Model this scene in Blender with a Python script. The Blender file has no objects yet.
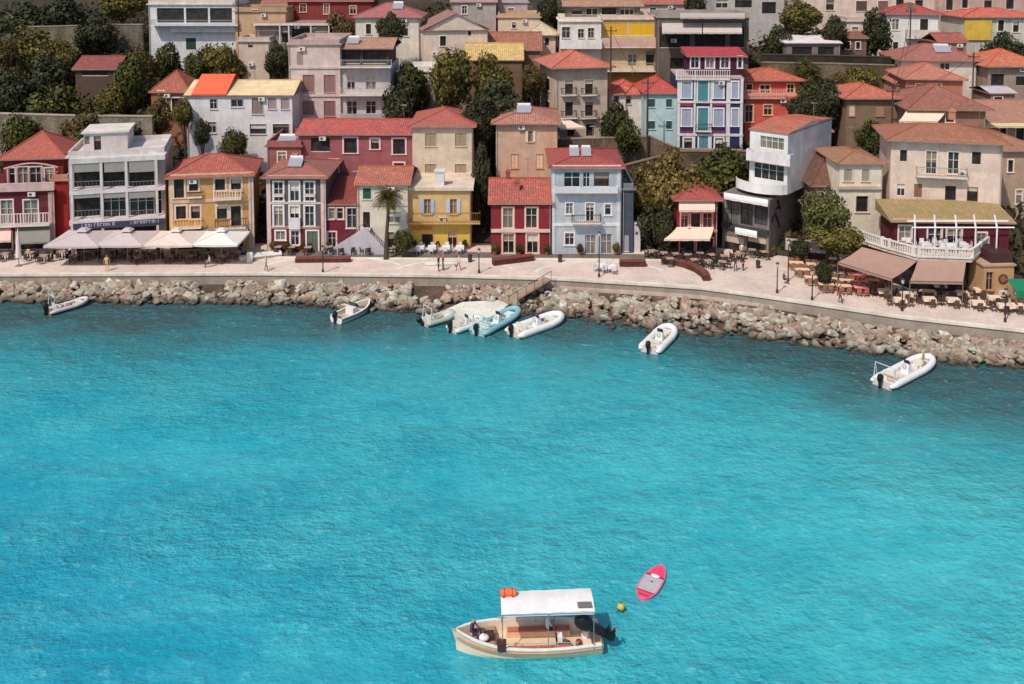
import bpy, bmesh, math, random
from mathutils import Vector, Matrix, noise
R = math.radians
scene = bpy.context.scene
COL = scene.collection
rnd = random.Random(7)
# ------------------------------------------------------------------ camera
CAMZ = 36.0; PITCH = R(4.0); FPX = 950.0; PROW = 16.4
FW = Vector((0, math.cos(PITCH), -math.sin(PITCH))); UP = Vector((0, math.sin(PITCH), math.cos(PITCH)))
CAM = Vector((0, 0, CAMZ))
cd = bpy.data.cameras.new('camera'); cam = bpy.data.objects.new('camera', cd); COL.objects.link(cam)
cam.location = CAM; cam.rotation_euler = (R(90) - PITCH, 0, 0)
cd.sensor_width = 36; cd.lens = 36 * FPX / 1024; cd.clip_end = 3000; cd.clip_start = 0.5; cd.shift_y = -(342 - PROW) / 1024
scene.camera = cam
scene.view_settings.view_transform = 'Standard'; scene.view_settings.look = 'None'
scene.view_settings.exposure = 0
def ray(px, py): return FW * FPX + Vector((1, 0, 0)) * (px - 512) - UP * (py - PROW)
def atY(px, py, Y):
    d = ray(px, py); return CAM + d * (Y / d.y)
def atZ(px, py, z):
    d = ray(px, py); return CAM + d * ((z - CAMZ) / d.z)
PZ = 2.0
# ------------------------------------------------------------------ light
w = bpy.data.worlds.new("World"); scene.world = w; w.use_nodes = True
nt = w.node_tree; bg = nt.nodes['Background']; sky = nt.nodes.new('ShaderNodeTexSky')
SUN = Vector((-0.38, -0.54, 0.86)).normalized()
el = math.asin(SUN.z); az = math.atan2(SUN.x, SUN.y)
sky.sky_type = 'NISHITA'; sky.sun_disc = False; sky.sun_elevation = el; sky.sun_rotation = az
sky.dust_density = 2.0
nt.links.new(sky.outputs[0], bg.inputs[0]); bg.inputs[1].default_value = 0.11
sl = bpy.data.lights.new('sun', 'SUN'); so = bpy.data.objects.new('sun', sl); COL.objects.link(so)
sl.energy = 3.25; sl.angle = R(1.0); sl.color = (1.0, 0.90, 0.78)
so.rotation_euler = SUN.to_track_quat('Z', 'Y').to_euler(); so.location = (-80, 20, 120)
# ------------------------------------------------------------------ materials
def lin(c, k=1.0):
    o = []
    for v in c[:3]:
        v = v / 255.0
        o.append(min(0.85, k * (v / 12.92 if v <= 0.04045 else ((v + 0.055) / 1.055) ** 2.4)))
    return (o[0], o[1], o[2], 1)
_mc = {}
def newmat(name):
    m = bpy.data.materials.new(name); m.use_nodes = True
    return m, m.node_tree, m.node_tree.nodes['Principled BSDF']
def N(t, kind, **kw):
    n = t.nodes.new(kind)
    for k, v in kw.items(): setattr(n, k, v)
    return n
def coords(t, kind='Object', scale=(1, 1, 1)):
    tc = N(t, 'ShaderNodeTexCoord'); mp = N(t, 'ShaderNodeMapping')
    t.links.new(tc.outputs[kind], mp.inputs[0]); mp.inputs['Scale'].default_value = scale
    return mp.outputs[0]
def noi(t, vec, scale, detail=4, rough=0.55):
    n = N(t, 'ShaderNodeTexNoise'); n.inputs['Scale'].default_value = scale
    n.inputs['Detail'].default_value = detail; n.inputs['Roughness'].default_value = rough
    t.links.new(vec, n.inputs['Vector']); return n.outputs['Fac']
def rng(t, fac, a, b, c, d):
    n = N(t, 'ShaderNodeMapRange'); t.links.new(fac, n.inputs[0])
    for i, v in enumerate((a, b, c, d)): n.inputs[i + 1].default_value = v
    return n.outputs[0]
def mul(t, a, b, op='MULTIPLY'):
    n = N(t, 'ShaderNodeMath', operation=op)
    for i, v in enumerate((a, b)):
        if hasattr(v, 'is_output'): t.links.new(v, n.inputs[i])
        else: n.inputs[i].default_value = v
    return n.outputs[0]
def mixc(t, fac, a, b, mode='MIX'):
    n = N(t, 'ShaderNodeMix', data_type='RGBA', blend_type=mode)
    if hasattr(fac, 'is_output'): t.links.new(fac, n.inputs[0])
    else: n.inputs[0].default_value = fac
    for i, v in ((6, a), (7, b)):
        if hasattr(v, 'is_output'): t.links.new(v, n.inputs[i])
        else: n.inputs[i].default_value = v
    return n.outputs[2]
def bump(t, h, strength, dist, bs):
    b = N(t, 'ShaderNodeBump'); b.inputs['Strength'].default_value = strength
    b.inputs['Distance'].default_value = dist; t.links.new(h, b.inputs['Height'])
    t.links.new(b.outputs[0], bs.inputs['Normal']); return b
def desat(c, f):
    l = .3 * c[0] + .6 * c[1] + .1 * c[2]; return tuple(v * (1 - f) + l * f for v in c[:3]) + (1,)
def dark(c, k): return (c[0] * k, c[1] * k, c[2] * k, 1)
KF = 1.32
def plaster(rgb):
    k = ('pl', rgb)
    if k in _mc: return _mc[k]
    m, t, b = newmat('weathered_plaster'); c = desat(lin(rgb, KF), .14)
    v = coords(t); s = coords(t, scale=(1.1, 1.1, 0.22))
    f1 = rng(t, noi(t, v, 0.45, 5), 0.3, 0.7, 0.0, 1.0)
    f2 = rng(t, noi(t, s, 1.0, 6, 0.7), 0.46, 0.72, 0.0, 0.55)
    f3 = rng(t, noi(t, v, 3.2, 5, .65), 0.5, 0.72, 0.0, 0.38)
    cc = mixc(t, f1, c, dark(c, 0.72)); cc = mixc(t, f2, cc, dark((c[0] * 1.05, c[1] * .92, c[2] * .8), 0.58))
    cc = mixc(t, f3, cc, dark(c, 0.5)); f4 = rng(t, noi(t, coords(t, scale=(.35, .35, .5)), 1.0, 3, .7), .55, .6, 0, .3); cc = mixc(t, f4, cc, (min(.85, c[0] * 1.12 + .03), min(.85, c[1] * 1.12 + .03), min(.85, c[2] * 1.12 + .03), 1))
    t.links.new(cc, b.inputs['Base Color']); b.inputs['Roughness'].default_value = 0.9
    b.inputs['Specular IOR Level'].default_value = 0.2
    bump(t, noi(t, v, 6, 4), 0.35, 0.05, b)
    _mc[k] = m; return m
def paint(rgb, rough=0.55, metal=0.0, k=1.0, name='painted_surface'):
    key = ('pt', rgb, rough, metal, k)
    if key in _mc: return _mc[key]
    m, t, b = newmat(name); c = lin(rgb, KF * k)
    f = rng(t, noi(t, coords(t), 3.0, 4), 0.3, 0.7, 0, 0.35)
    t.links.new(mixc(t, f, c, dark(c, 0.65)), b.inputs['Base Color'])
    b.inputs['Roughness'].default_value = rough; b.inputs['Metallic'].default_value = metal
    _mc[key] = m; return m
def fabric(rgb):
    key = ('fb', rgb)
    if key in _mc: return _mc[key]
    m, t, b = newmat('awning_fabric'); c = lin(rgb, KF)
    f = rng(t, noi(t, coords(t, scale=(1, 1, 1)), 1.3, 4), 0.3, 0.75, 0, 0.5)
    cc = mixc(t, f, c, dark(c, 0.72))
    t.links.new(cc, b.inputs['Base Color']); b.inputs['Roughness'].default_value = 0.95
    bump(t, noi(t, coords(t), 2.0, 3), 0.5, 0.06, b)
    _mc[key] = m; return m
def tiles(rgb):
    key = ('tl', rgb)
    if key in _mc: return _mc[key]
    m, t, b = newmat('clay_roof_tiles'); c = desat(lin(rgb, 1.45), .18)
    uv = coords(t, 'UV'); ob = coords(t)
    wv = N(t, 'ShaderNodeTexWave', wave_type='BANDS', bands_direction='X'); t.links.new(uv, wv.inputs[0])
    wv.inputs['Scale'].default_value = 1.15; wv.inputs['Distortion'].default_value = 0.6; wv.inputs['Detail'].default_value = 1
    w2 = N(t, 'ShaderNodeTexWave', wave_type='BANDS', bands_direction='Y', wave_profile='SAW'); t.links.new(uv, w2.inputs[0])
    w2.inputs['Scale'].default_value = 0.9; w2.inputs['Distortion'].default_value = 0.8
    vo = N(t, 'ShaderNodeTexVoronoi'); t.links.new(uv, vo.inputs[0]); vo.inputs['Scale'].default_value = 3.2
    sep = N(t, 'ShaderNodeSeparateColor'); t.links.new(vo.outputs['Color'], sep.inputs[0])
    f1 = rng(t, sep.outputs[0], 0, 1, 0, 0.7)
    cc = mixc(t, f1, c, (c[0] * .62, c[1] * .6, c[2] * .62, 1))
    cc = mixc(t, rng(t, noi(t, ob, 0.7, 6, .65), 0.42, 0.62, 0, 0.75), cc, (c[0] * .45 + .03, c[1] * .7 + .02, c[2] * .8 + .015, 1))
    cc = mixc(t, rng(t, noi(t, ob, 2.2, 6, .65), 0.5, 0.66, 0, 0.65), cc, (min(1, c[0] * 1.1 + .08), c[1] * 1.3 + .07, c[2] * 1.3 + .06, 1))
    cc = mixc(t, rng(t, wv.outputs['Fac'], 0.0, 0.45, 0.42, 0.0), cc, (c[0] * .3, c[1] * .3, c[2] * .3, 1))
    oi = N(t, 'ShaderNodeObjectInfo'); cc = mixc(t, rng(t, oi.outputs['Random'], .25, 1, 0, .6), cc, (c[0] * .42 + .02, c[1] * .55 + .015, c[2] * .6 + .012, 1))
    t.links.new(cc, b.inputs['Base Color']); b.inputs['Roughness'].default_value = 0.85
    b.inputs['Specular IOR Level'].default_value = 0.25
    h = mul(t, wv.outputs['Fac'], rng(t, w2.outputs['Fac'], 0, 1, 0, .4), 'ADD')
    bump(t, h, 0.7, 0.07, b)
    _mc[key] = m; return m
def glass_mat():
    if 'gl' in _mc: return _mc['gl']
    m, t, b = newmat('window_glass')
    v = coords(t, scale=(.35, .35, .35))
    c = mixc(t, rng(t, noi(t, v, 1.0, 2), .4, .65, 0, 1), (.012, .014, .018, 1), (.06, .065, .07, 1))
    t.links.new(c, b.inputs['Base Color']); b.inputs['Roughness'].default_value = 0.08
    _mc['gl'] = m; return m
def curtain_mat():
    if 'cu' in _mc: return _mc['cu']
    m, t, b = newmat('curtained_glass')
    c = mixc(t, rng(t, noi(t, coords(t, scale=(5, 5, .3)), 2.0, 3), .35, .65, 0, 1), (.10, .095, .085, 1), (.30, .28, .25, 1))
    t.links.new(c, b.inputs['Base Color']); b.inputs['Roughness'].default_value = 0.12
    _mc['cu'] = m; return m
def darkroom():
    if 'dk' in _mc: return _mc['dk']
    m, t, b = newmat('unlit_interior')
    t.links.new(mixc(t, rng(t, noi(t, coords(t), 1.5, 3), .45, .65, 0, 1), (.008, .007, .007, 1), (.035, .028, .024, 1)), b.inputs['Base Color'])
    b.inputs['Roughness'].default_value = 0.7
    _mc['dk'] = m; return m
def stone(rgb, sc=3.4, name='rubble_stone', joint=0.35):
    key = ('st', rgb, sc)
    if key in _mc: return _mc[key]
    m, t, b = newmat(name); c = lin(rgb, KF); v = coords(t)
    vo = N(t, 'ShaderNodeTexVoronoi', feature='DISTANCE_TO_EDGE'); t.links.new(v, vo.inputs[0]); vo.inputs['Scale'].default_value = sc
    v2 = N(t, 'ShaderNodeTexVoronoi'); t.links.new(v, v2.inputs[0]); v2.inputs['Scale'].default_value = sc
    sep = N(t, 'ShaderNodeSeparateColor'); t.links.new(v2.outputs['Color'], sep.inputs[0])
    cc = mixc(t, rng(t, sep.outputs[0], 0, 1, 0, .7), c, dark(c, .6))
    cc = mixc(t, rng(t, noi(t, coords(t, scale=(1, 1, .6)), .35, 6, .7), .42, .6, 0, .9), cc, dark((c[0] * .85, c[1] * .85, c[2] * .65), .38))
    cc = mixc(t, rng(t, noi(t, coords(t, scale=(1.5, 1.5, .15)), .8, 5, .7), .5, .7, 0, .7), cc, dark(c, .4))
    cc = mixc(t, rng(t, vo.outputs['Distance'], 0, .07, joint, 0), cc, dark(c, .25))
    t.links.new(cc, b.inputs['Base Color']); b.inputs['Roughness'].default_value = 0.95
    bump(t, rng(t, vo.outputs['Distance'], 0, .15, 0, 1), 0.6, 0.08, b)
    _mc[key] = m; return m
def leaf(rgb, rgb2):
    key = ('lf', rgb, rgb2)
    if key in _mc: return _mc[key]
    m, t, b = newmat('leaves')
    g = N(t, 'ShaderNodeNewGeometry'); f = rng(t, noi(t, coords(t), 2.2, 3), .35, .65, 0, 1)
    rgb, rgb2 = [tuple(min(255, q * 1.22) for q in z) for z in (rgb, rgb2)]; cc = mixc(t, f, lin(rgb), lin(rgb2))
    cc = mixc(t, rng(t, g.outputs['Random Per Island'], 0, 1, 0, .75), cc, dark(lin(rgb), .35))
    oi = N(t, 'ShaderNodeObjectInfo')
    cc = mixc(t, rng(t, oi.outputs['Random'], 0, 1, 0, .3), cc, dark(lin(rgb2), .6))
    t.links.new(cc, b.inputs['Base Color']); b.inputs['Roughness'].default_value = 0.65
    b.inputs['Specular IOR Level'].default_value = 0.25
    _mc[key] = m; return m
def bark():
    if 'bk' in _mc: return _mc['bk']
    m, t, b = newmat('bark'); v = coords(t, scale=(3, 3, .6))
    t.links.new(mixc(t, noi(t, v, 2, 5), (.03, .022, .016, 1), (.11, .08, .055, 1)), b.inputs['Base Color'])
    b.inputs['Roughness'].default_value = .9; bump(t, noi(t, v, 5, 4), .8, .05, b)
    _mc['bk'] = m; return m
# ------------------------------------------------------------------ mesh builder
class MB:
    def __init__(s): s.v = []; s.f = []; s.m = []; s.uv = []
    def face(s, pts, m=0, uv=None):
        i = len(s.v); s.v += [tuple(p) for p in pts]; s.f.append(tuple(range(i, i + len(pts)))); s.m.append(m)
        s.uv.append(uv if uv else [(0, 0)] * len(pts))
    def box(s, x0, y0, z0, x1, y1, z1, m=0):
        c = [(x, y, z) for z in (z0, z1) for y in (y0, y1) for x in (x0, x1)]; s.hexa(c, m)
    def hexa(s, c, m=0):
        i = len(s.v); s.v += [tuple(p) for p in c]
        for q in ((0, 2, 3, 1), (4, 5, 7, 6), (0, 1, 5, 4), (2, 6, 7, 3), (0, 4, 6, 2), (1, 3, 7, 5)):
            s.f.append(tuple(i + k for k in q)); s.m.append(m); s.uv.append([(0, 0)] * 4)
    def tube(s, pts, rad, n=6, m=0, cap=True):
        pts = [Vector(p) for p in pts]
        if not isinstance(rad, (list, tuple)): rad = [rad] * len(pts)
        base = len(s.v); L = len(pts); prev = None
        for k, p in enumerate(pts):
            d = (pts[min(k + 1, L - 1)] - pts[max(k - 1, 0)])
            d = d.normalized() if d.length > 1e-9 else Vector((0, 0, 1))
            a = Vector((0, 0, 1)) if abs(d.z) < .9 else Vector((1, 0, 0))
            if prev is not None and prev.cross(d).length > .1: a = prev
            x = (a - d * a.dot(d)).normalized(); prev = x; y = d.cross(x)
            for j in range(n):
                q = 2 * math.pi * j / n; s.v.append(tuple(p + (x * math.cos(q) + y * math.sin(q)) * rad[k]))
        for k in range(L - 1):
            for j in range(n):
                a = base + k * n + j; b = base + k * n + (j + 1) % n
                s.f.append((a, b, b + n, a + n)); s.m.append(m); s.uv.append([(0, 0)] * 4)
        if cap:
            s.f.append(tuple(base + j for j in range(n))[::-1]); s.m.append(m); s.uv.append([(0, 0)] * n)
            s.f.append(tuple(base + (L - 1) * n + j for j in range(n))); s.m.append(m); s.uv.append([(0, 0)] * n)
    def ball(s, c, r, n=10, m=0):
        c = Vector(c); r = r if isinstance(r, (list, tuple)) else (r, r, r); base = len(s.v); h = n // 2
        for i in range(h + 1):
            a = math.pi * i / h
            for j in range(n):
                b = 2 * math.pi * j / n
                s.v.append((c.x + r[0] * math.sin(a) * math.cos(b), c.y + r[1] * math.sin(a) * math.sin(b), c.z + r[2] * math.cos(a)))
        for i in range(h):
            for j in range(n):
                a = base + i * n + j; b = base + i * n + (j + 1) % n
                s.f.append((a, a + n, b + n, b)); s.m.append(m); s.uv.append([(0, 0)] * 4)
    def mesh(s, name, mats, smooth=False):
        me = bpy.data.meshes.new(name); me.from_pydata(s.v, [], s.f)
        for mm in mats: me.materials.append(mm)
        me.polygons.foreach_set('material_index', s.m)
        if any(any(u != (0, 0) for u in q) for q in s.uv):
            ul = me.uv_layers.new(name='UVMap'); flat = [c for q in s.uv for p in q for c in p]
            ul.data.foreach_set('uv', flat)
        if smooth: me.polygons.foreach_set('use_smooth', [True] * len(me.polygons))
        me.update(); return me
    def build(s, name, mats, parent=None, rel=None, smooth=False):
        if not isinstance(mats, (list, tuple)): mats = [mats]
        o = bpy.data.objects.new(name, s.mesh(name, mats, smooth)); COL.objects.link(o)
        if parent is not None: o.parent = parent
        if rel is not None: o.matrix_local = rel
        return o
def tag(o, label=None, cat=None, group=None, kind=None):
    if label: o['label'] = label
    if cat: o['category'] = cat
    if group: o['group'] = group
    if kind: o['kind'] = kind
    return o
def empty(name, loc, rz=0.0, label=None, cat=None, group=None):
    o = bpy.data.objects.new(name, None); COL.objects.link(o); o.location = loc; o.rotation_euler = (0, 0, rz)
    o.empty_display_size = .5
    return tag(o, label, cat, group)
KIDS = {}
def dup(root, loc, rz=None, scale=None, label=None, group=None):
    c = root.copy(); COL.objects.link(c); c.location = loc
    if rz is not None: c.rotation_euler = (0, 0, rz)
    if scale is not None: c.scale = scale if hasattr(scale, '__len__') else (scale,) * 3
    if label: c['label'] = label
    if group: c['group'] = group
    for ch in [o for o in KIDS.setdefault(root.name, list(root.children))]:
        d = ch.copy(); COL.objects.link(d); d.parent = c
        for g in list(ch.children):
            e = g.copy(); COL.objects.link(e); e.parent = d
    return c
# ------------------------------------------------------------------ terrain height
def hill_start(x):
    if x < 20: return 108.0
    return 108.0 - min(14.0, (x - 20) * 0.45)
def terr(x, y):
    hs = hill_start(x)
    if y < hs: return PZ
    sl_ = 27.8 / (185 - hs)
    return PZ + (min(y, 185) - hs) * sl_ + max(0, y - 185) * .2
# ------------------------------------------------------------------ houses
WR = random.Random(9); CU = curtain_mat(); GL = glass_mat(); DK = darkroom()
TRIM = (214, 200, 190)
class House:
    def __init__(s, name, label, x0, x1, yb, Y=None, rz=0.0, cat='house', of=None, group=None):
        pc = (x0 + x1) / 2
        O = atZ(pc, yb, PZ) if Y is None else atY(pc, yb, Y)
        s.F = Matrix.Translation(O) @ Matrix.Rotation(R(rz), 4, 'Z'); s.Fi = s.F.inverted()
        if of is None:
            s.root = empty(name, O, R(rz), label, cat, group); s.inv = s.Fi
            HOUSES.append(s)
        else: s.root = of.root; s.inv = of.inv
        s.rel = s.inv @ s.F
        s.C = s.Fi @ CAM; s.R3 = s.Fi.to_3x3(); s.O = O
        s.u0 = s.hit(x0, yb)[0]; s.u1 = s.hit(x1, yb)[0]; s.D = 8; s.px = (x0, x1, yb)
        # lowest ground under the footprint
        s.vb = min(0, terr(O.x, O.y - 1) - O.z) - 1.0
    def face(s, f):
        if f == 'F': return Vector((0, 0, 0)), Vector((1, 0, 0)), Vector((0, -1, 0))
        if f == 'R': return Vector((s.u1, 0, 0)), Vector((0, 1, 0)), Vector((1, 0, 0))
        return Vector((s.u0, s.D, 0)), Vector((0, -1, 0)), Vector((-1, 0, 0))
    def hit(s, px, py, off=0.0, f='F'):
        o, t, n = s.face(f); d = s.R3 @ ray(px, py); o = o + n * off
        k = n.dot(o - s.C) / n.dot(d); p = s.C + d * k
        return t.dot(p - (o - n * off)), p.z
    def v(s, py, off=0.0, px=None):
        return s.hit((s.px[0] + s.px[1]) / 2 if px is None else px, py, off)[1]
    def fbox(s, mb, f, a0, v0, a1, v1, n0, n1, m=0):
        o, t, n = s.face(f)
        c = [o + t * a + n * k + Vector((0, 0, z)) for z in (v0, v1) for k in (n0, n1) for a in (a0, a1)]
        mb.hexa(c, m)
    def rect(s, x0, y0, x1, y1, f='F', off=0.0):
        xm = (x0 + x1) / 2; ym = (y0 + y1) / 2
        a0 = s.hit(x0, ym, off, f)[0]; a1 = s.hit(x1, ym, off, f)[0]
        if a0 > a1: a0, a1 = a1, a0
        return a0, s.hit(xm, y1, off, f)[1], a1, s.hit(xm, y0, off, f)[1]
    def wallgrid(s, mb, f, A0, A1, V0, V1, rects, split, m0, m1):
        o, t, n = s.face(f)
        us = sorted({A0, A1, *[q for r in rects for q in (r[0], r[2]) if A0 < q < A1]})
        vs = sorted({V0, V1, *[q for r in rects for q in (r[1], r[3]) if V0 < q < V1], *([split] if split and V0 < split < V1 else [])})
        for i in range(len(us) - 1):
            for j in range(len(vs) - 1):
                a, b, c, d = us[i], us[i + 1], vs[j], vs[j + 1]; x = (a + b) / 2; z = (c + d) / 2
                if any(r[0] < x < r[2] and r[1] < z < r[3] for r in rects): continue
                m = m1 if split and z < split else m0
                P = lambda u, w: o + t * u + Vector((0, 0, w))
                mb.face([P(a, c), P(b, c), P(b, d), P(a, d)], m)
        for (a, c, b, d) in rects:
            P = lambda u, w, k: o + t * u + Vector((0, 0, w)) - n * k
            for q in (((a, c), (b, c)), ((b, c), (b, d)), ((b, d), (a, d)), ((a, d), (a, c))):
                mb.face([P(*q[0], 0), P(*q[1], 0), P(*q[1], .22), P(*q[0], .22)], m0)
    def body(s, ye, D, col, wins=(), split=None, gable=None, fr=TRIM, fw=.13, mat=None, name='wall', base=None):
        """ye eave row; split=(row, colour) two-tone; gable=(axis,row)"""
        s.D = D; ve = s.v(ye); s.ve = ve
        mats = [mat or plaster(col), plaster(split[1]) if split else (mat or plaster(col))]
        sp = s.v(split[0]) if split else None
        R_ = {'F': [], 'R': [], 'L': []}; S = []
        for wd in wins:
            x0, y0, x1, y1, k = wd[:5]; f = wd[5] if len(wd) > 5 else 'F'
            r = s.rect(x0, y0, x1, y1, f)
            A0, A1 = (s.u0, s.u1) if f == 'F' else (0, D)
            a0 = max(r[0], A0 + .08); a1 = min(r[2], A1 - .08)
            if a1 - a0 < .15: continue
            r = (a0, max(r[1], (s.vb if base is None else base) + .03), a1, min(r[3], ve - .05)); R_[f].append(r); S.append((f, r, k))
        mb = MB(); vb = s.vb if base is None else base
        for f in 'FRL':
            A0, A1 = (s.u0, s.u1) if f == 'F' else (0, D)
            s.wallgrid(mb, f, A0, A1, vb, ve, R_[f], sp, 0, 1)
        mb.face([(s.u0, D, vb), (s.u1, D, vb), (s.u1, D, ve), (s.u0, D, ve)])
        mb.face([(s.u0, 0, ve), (s.u1, 0, ve), (s.u1, D, ve), (s.u0, D, ve)])
        if gable:
            if gable[0] == 'x':
                zr = s.v(gable[1], -D / 2)
                for u in (s.u0, s.u1): mb.face([(u, 0, ve), (u, D, ve), (u, D / 2, zr)])
            else:
                zr = s.v(gable[1], 0); um = (s.u0 + s.u1) / 2
                for y in (0, D): mb.face([(s.u0, y, ve), (s.u1, y, ve), (um, y, zr)])
        s.wall = mb.build(name, mats, s.root, s.rel)
        for f, r, k in S: s.window(f, r, k, fr, fw)
        return s
    def window(s, f, r, k, fr, fw):
        a0, v0, a1, v1 = r; kk = k.split(':'); kind = kk[0]; col = None
        if len(kk) > 1: col = tuple(int(q) for q in kk[1].split(','))
        mb = MB(); w_ = a1 - a0; h_ = v1 - v0; j = .05
        if 'n' not in kind and fw > 0:      # surround
            s.fbox(mb, f, a0 - fw, v1, a1 + fw, v1 + fw, -.02, .06)
            s.fbox(mb, f, a0 - fw, v0, a0, v1, -.02, .05); s.fbox(mb, f, a1, v0, a1 + fw, v1, -.02, .05)
            s.fbox(mb, f, a0 - fw - .05, v0 - .1, a1 + fw + .05, v0, -.02, .12)
        if kind[0] in 'go':                 # sash bars
            s.fbox(mb, f, a0, v1 - j, a1, v1, -.13, -.07); s.fbox(mb, f, a0, v0, a1, v0 + j, -.13, -.07)
            s.fbox(mb, f, a0, v0 + j, a0 + j, v1 - j, -.13, -.07); s.fbox(mb, f, a1 - j, v0 + j, a1, v1 - j, -.13, -.07)
            nb = max(1, round(w_ / .8) - (0 if w_ > 1.2 else 0))
            if w_ < .7: nb = 1
            else: nb = max(2, nb)
            for q in range(1, nb):
                x = a0 + w_ * q / nb; s.fbox(mb, f, x - .03, v0 + j, x + .03, v1 - j, -.13, -.07)
            if h_ > 1.1: s.fbox(mb, f, a0 + j, v0 + h_ * .62, a1 - j, v0 + h_ * .62 + .04, -.125, -.075)
        if not mb.f: s.fbox(mb, f, a0, v0, a1, v0 + .06, -.15, .03)
        wn = mb.build('window', paint(fr, .7), s.root, s.rel)
        pb = MB(); s.fbox(pb, f, a0, v0, a1, v1, -.21, -.16)
        if kind[0] == 's':
            p = MB(); n_ = max(3, int(h_ / .16)); half = (a1 - a0) / 2
            for q in range(2 if w_ > .8 else 1):
                W = w_ / (2 if w_ > .8 else 1); x = a0 + W * q
                s.fbox(p, f, x + .015, v0 + .01, x + W - .015, v1 - .01, -.10, -.06)
                for i in range(n_):
                    z = v0 + .06 + (h_ - .12) * i / n_
                    s.fbox(p, f, x + .09, z, x + W - .09, z + (h_ - .12) / n_ * .55, -.06, -.035)
            p.build('shutter', paint(col or (120, 110, 100), .7), wn)
            return
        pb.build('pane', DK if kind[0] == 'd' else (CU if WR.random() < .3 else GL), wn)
        if WR.random() < .3 and kind[0] in 'gd' and w_ > .6:      # blind lowered part way
            q = MB(); s.fbox(q, f, a0 + .05, v1 - h_ * WR.uniform(.2, .5), a1 - .05, v1 - .02, -.155, -.135); q.build('blind', fabric(WR.choice(((170, 158, 140), (128, 116, 104), (190, 184, 176)))), wn)
        if kind[0] == 'o':
            for sgn in (-1, 1):
                p = MB(); W = w_ / 2; x0 = (a0 - fw * 0 - W) if sgn < 0 else a1; x1 = x0 + W
                s.fbox(p, f, x0, v0, x1, v1, .065, .10)
                for i in range(6):
                    z = v0 + .08 + (h_ - .16) * i / 6; s.fbox(p, f, x0 + .08, z, x1 - .08, z + .1, .10, .12)
                p.build('shutter', paint(col or (200, 190, 180), .7), wn)
    def part(s, mb, name, mat, smooth=False): return mb.build(name, mat, s.root, s.rel, smooth)
    def band(s, x0, y0, x1, y1, col=TRIM, name='cornice', f='F', d=.09):
        mb = MB(); r = s.rect(x0, y0, x1, y1, f); s.fbox(mb, f, *r, -.02, d); return s.part(mb, name, plaster(col))
    def pil(s, x0, y0, x1, y1, col=TRIM): return s.band(x0, y0, x1, y1, col, 'pilaster', 'F', .07)
    def balcony(s, x0, x1, yr, yf, d=1.2, style='bars', col=(200, 195, 190), f='F', slab=None):
        xm = (x0 + x1) / 2; vf = s.hit(xm, yf, d, f)[1]; vr = s.hit(xm, yr, d, f)[1]
        a0 = s.hit(x0, yf, d, f)[0]; a1 = s.hit(x1, yf, d, f)[0]
        if a0 > a1: a0, a1 = a1, a0
        mb = MB(); s.fbox(mb, f, a0, vf - .16, a1, vf, -.02, d)
        b = s.part(mb, 'balcony', plaster(slab or TRIM))
        rb = MB(); i = .04
        if style == 'solid':
            s.fbox(rb, f, a0, vf, a1, vr, d - .14, d - .003)
            s.fbox(rb, f, a0, vf, a0 + .12, vr, 0.01, d - .143); s.fbox(rb, f, a1 - .12, vf, a1, vr, 0.01, d - .143)
            m = plaster(col)
        else:
            m = paint(col, .5); t = .03 if style == 'bars' else .07; gap = .22 if style == 'bars' else .3
            s.fbox(rb, f, a0, vr - .07, a1, vr, d - .11, d - .04)
            s.fbox(rb, f, a0, vf + .08, a1, vf + .12, d - .10, d - .05)
            n_ = max(2, int((a1 - a0) / gap))
            for q in range(n_ + 1):
                x = a0 + .02 + (a1 - a0 - .04 - t) * q / n_; big = style == 'bal' and q % 8 == 0
                s.fbox(rb, f, x, vf, x + t * (2 if big else 1), vr - .07, d - .1, d - .1 + t)
            for x in (a0, a1 - .05):
                s.fbox(rb, f, x, vr - .06, x + .05, vr, .01, d - .11)
                for q in range(int(d / .3)): s.fbox(rb, f, x, vf, x + .03, vr - .06, .2 + q * .3, .23 + q * .3)
        rb.build('railing', m, b)
        return b
    def awning(s, x0, y0, x1, y1, d, col, x0b=None, x1b=None, val=.22):
        xm = (x0 + x1) / 2; v1 = s.hit(xm, y0, .04)[1]; v0 = s.hit(xm, y1, d)[1] + val
        a0 = s.hit(x0, y0, .04)[0]; a1 = s.hit(x1, y0, .04)[0]
        b0 = s.hit(x0 if x0b is None else x0b, y1, d)[0]; b1 = s.hit(x1 if x1b is None else x1b, y1, d)[0]
        mb = MB(); n_ = 8
        for q in range(n_):
            for (e0, e1) in (((q) / n_, (q + 1) / n_),):
                P = lambda e, k, dz=0: Vector((a0 + (a1 - a0) * e + ((b0 + (b1 - b0) * e) - (a0 + (a1 - a0) * e)) * k, -.04 - (d - .04) * k, v1 + (v0 - v1) * k - .10 * math.sin(math.pi * k) + dz))
                for k in range(4):
                    mb.face([P(e0, k / 4), P(e1, k / 4), P(e1, (k + 1) / 4), P(e0, (k + 1) / 4)])
                mb.face([P(e0, 1), P(e1, 1), P(e1, 1, -val * (.8 + .2 * (q % 2))), P(e0, 1, -val)])
        a = s.part(mb, 'awning', fabric(col))
        fb = MB()
        for (p, q) in (((a0 + .1, -.05, v1 - .5), (b0 + .1, -d + .02, v0 - .05)), ((a1 - .1, -.05, v1 - .5), (b1 - .1, -d + .02, v0 - .05)),
                       ((b0, -d + .02, v0 - .04), (b1, -d + .02, v0 - .04))): fb.tube([p, q], .03, 5)
        fb.build('awning_frame', paint((150, 145, 140), .5), a)
        return a
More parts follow.
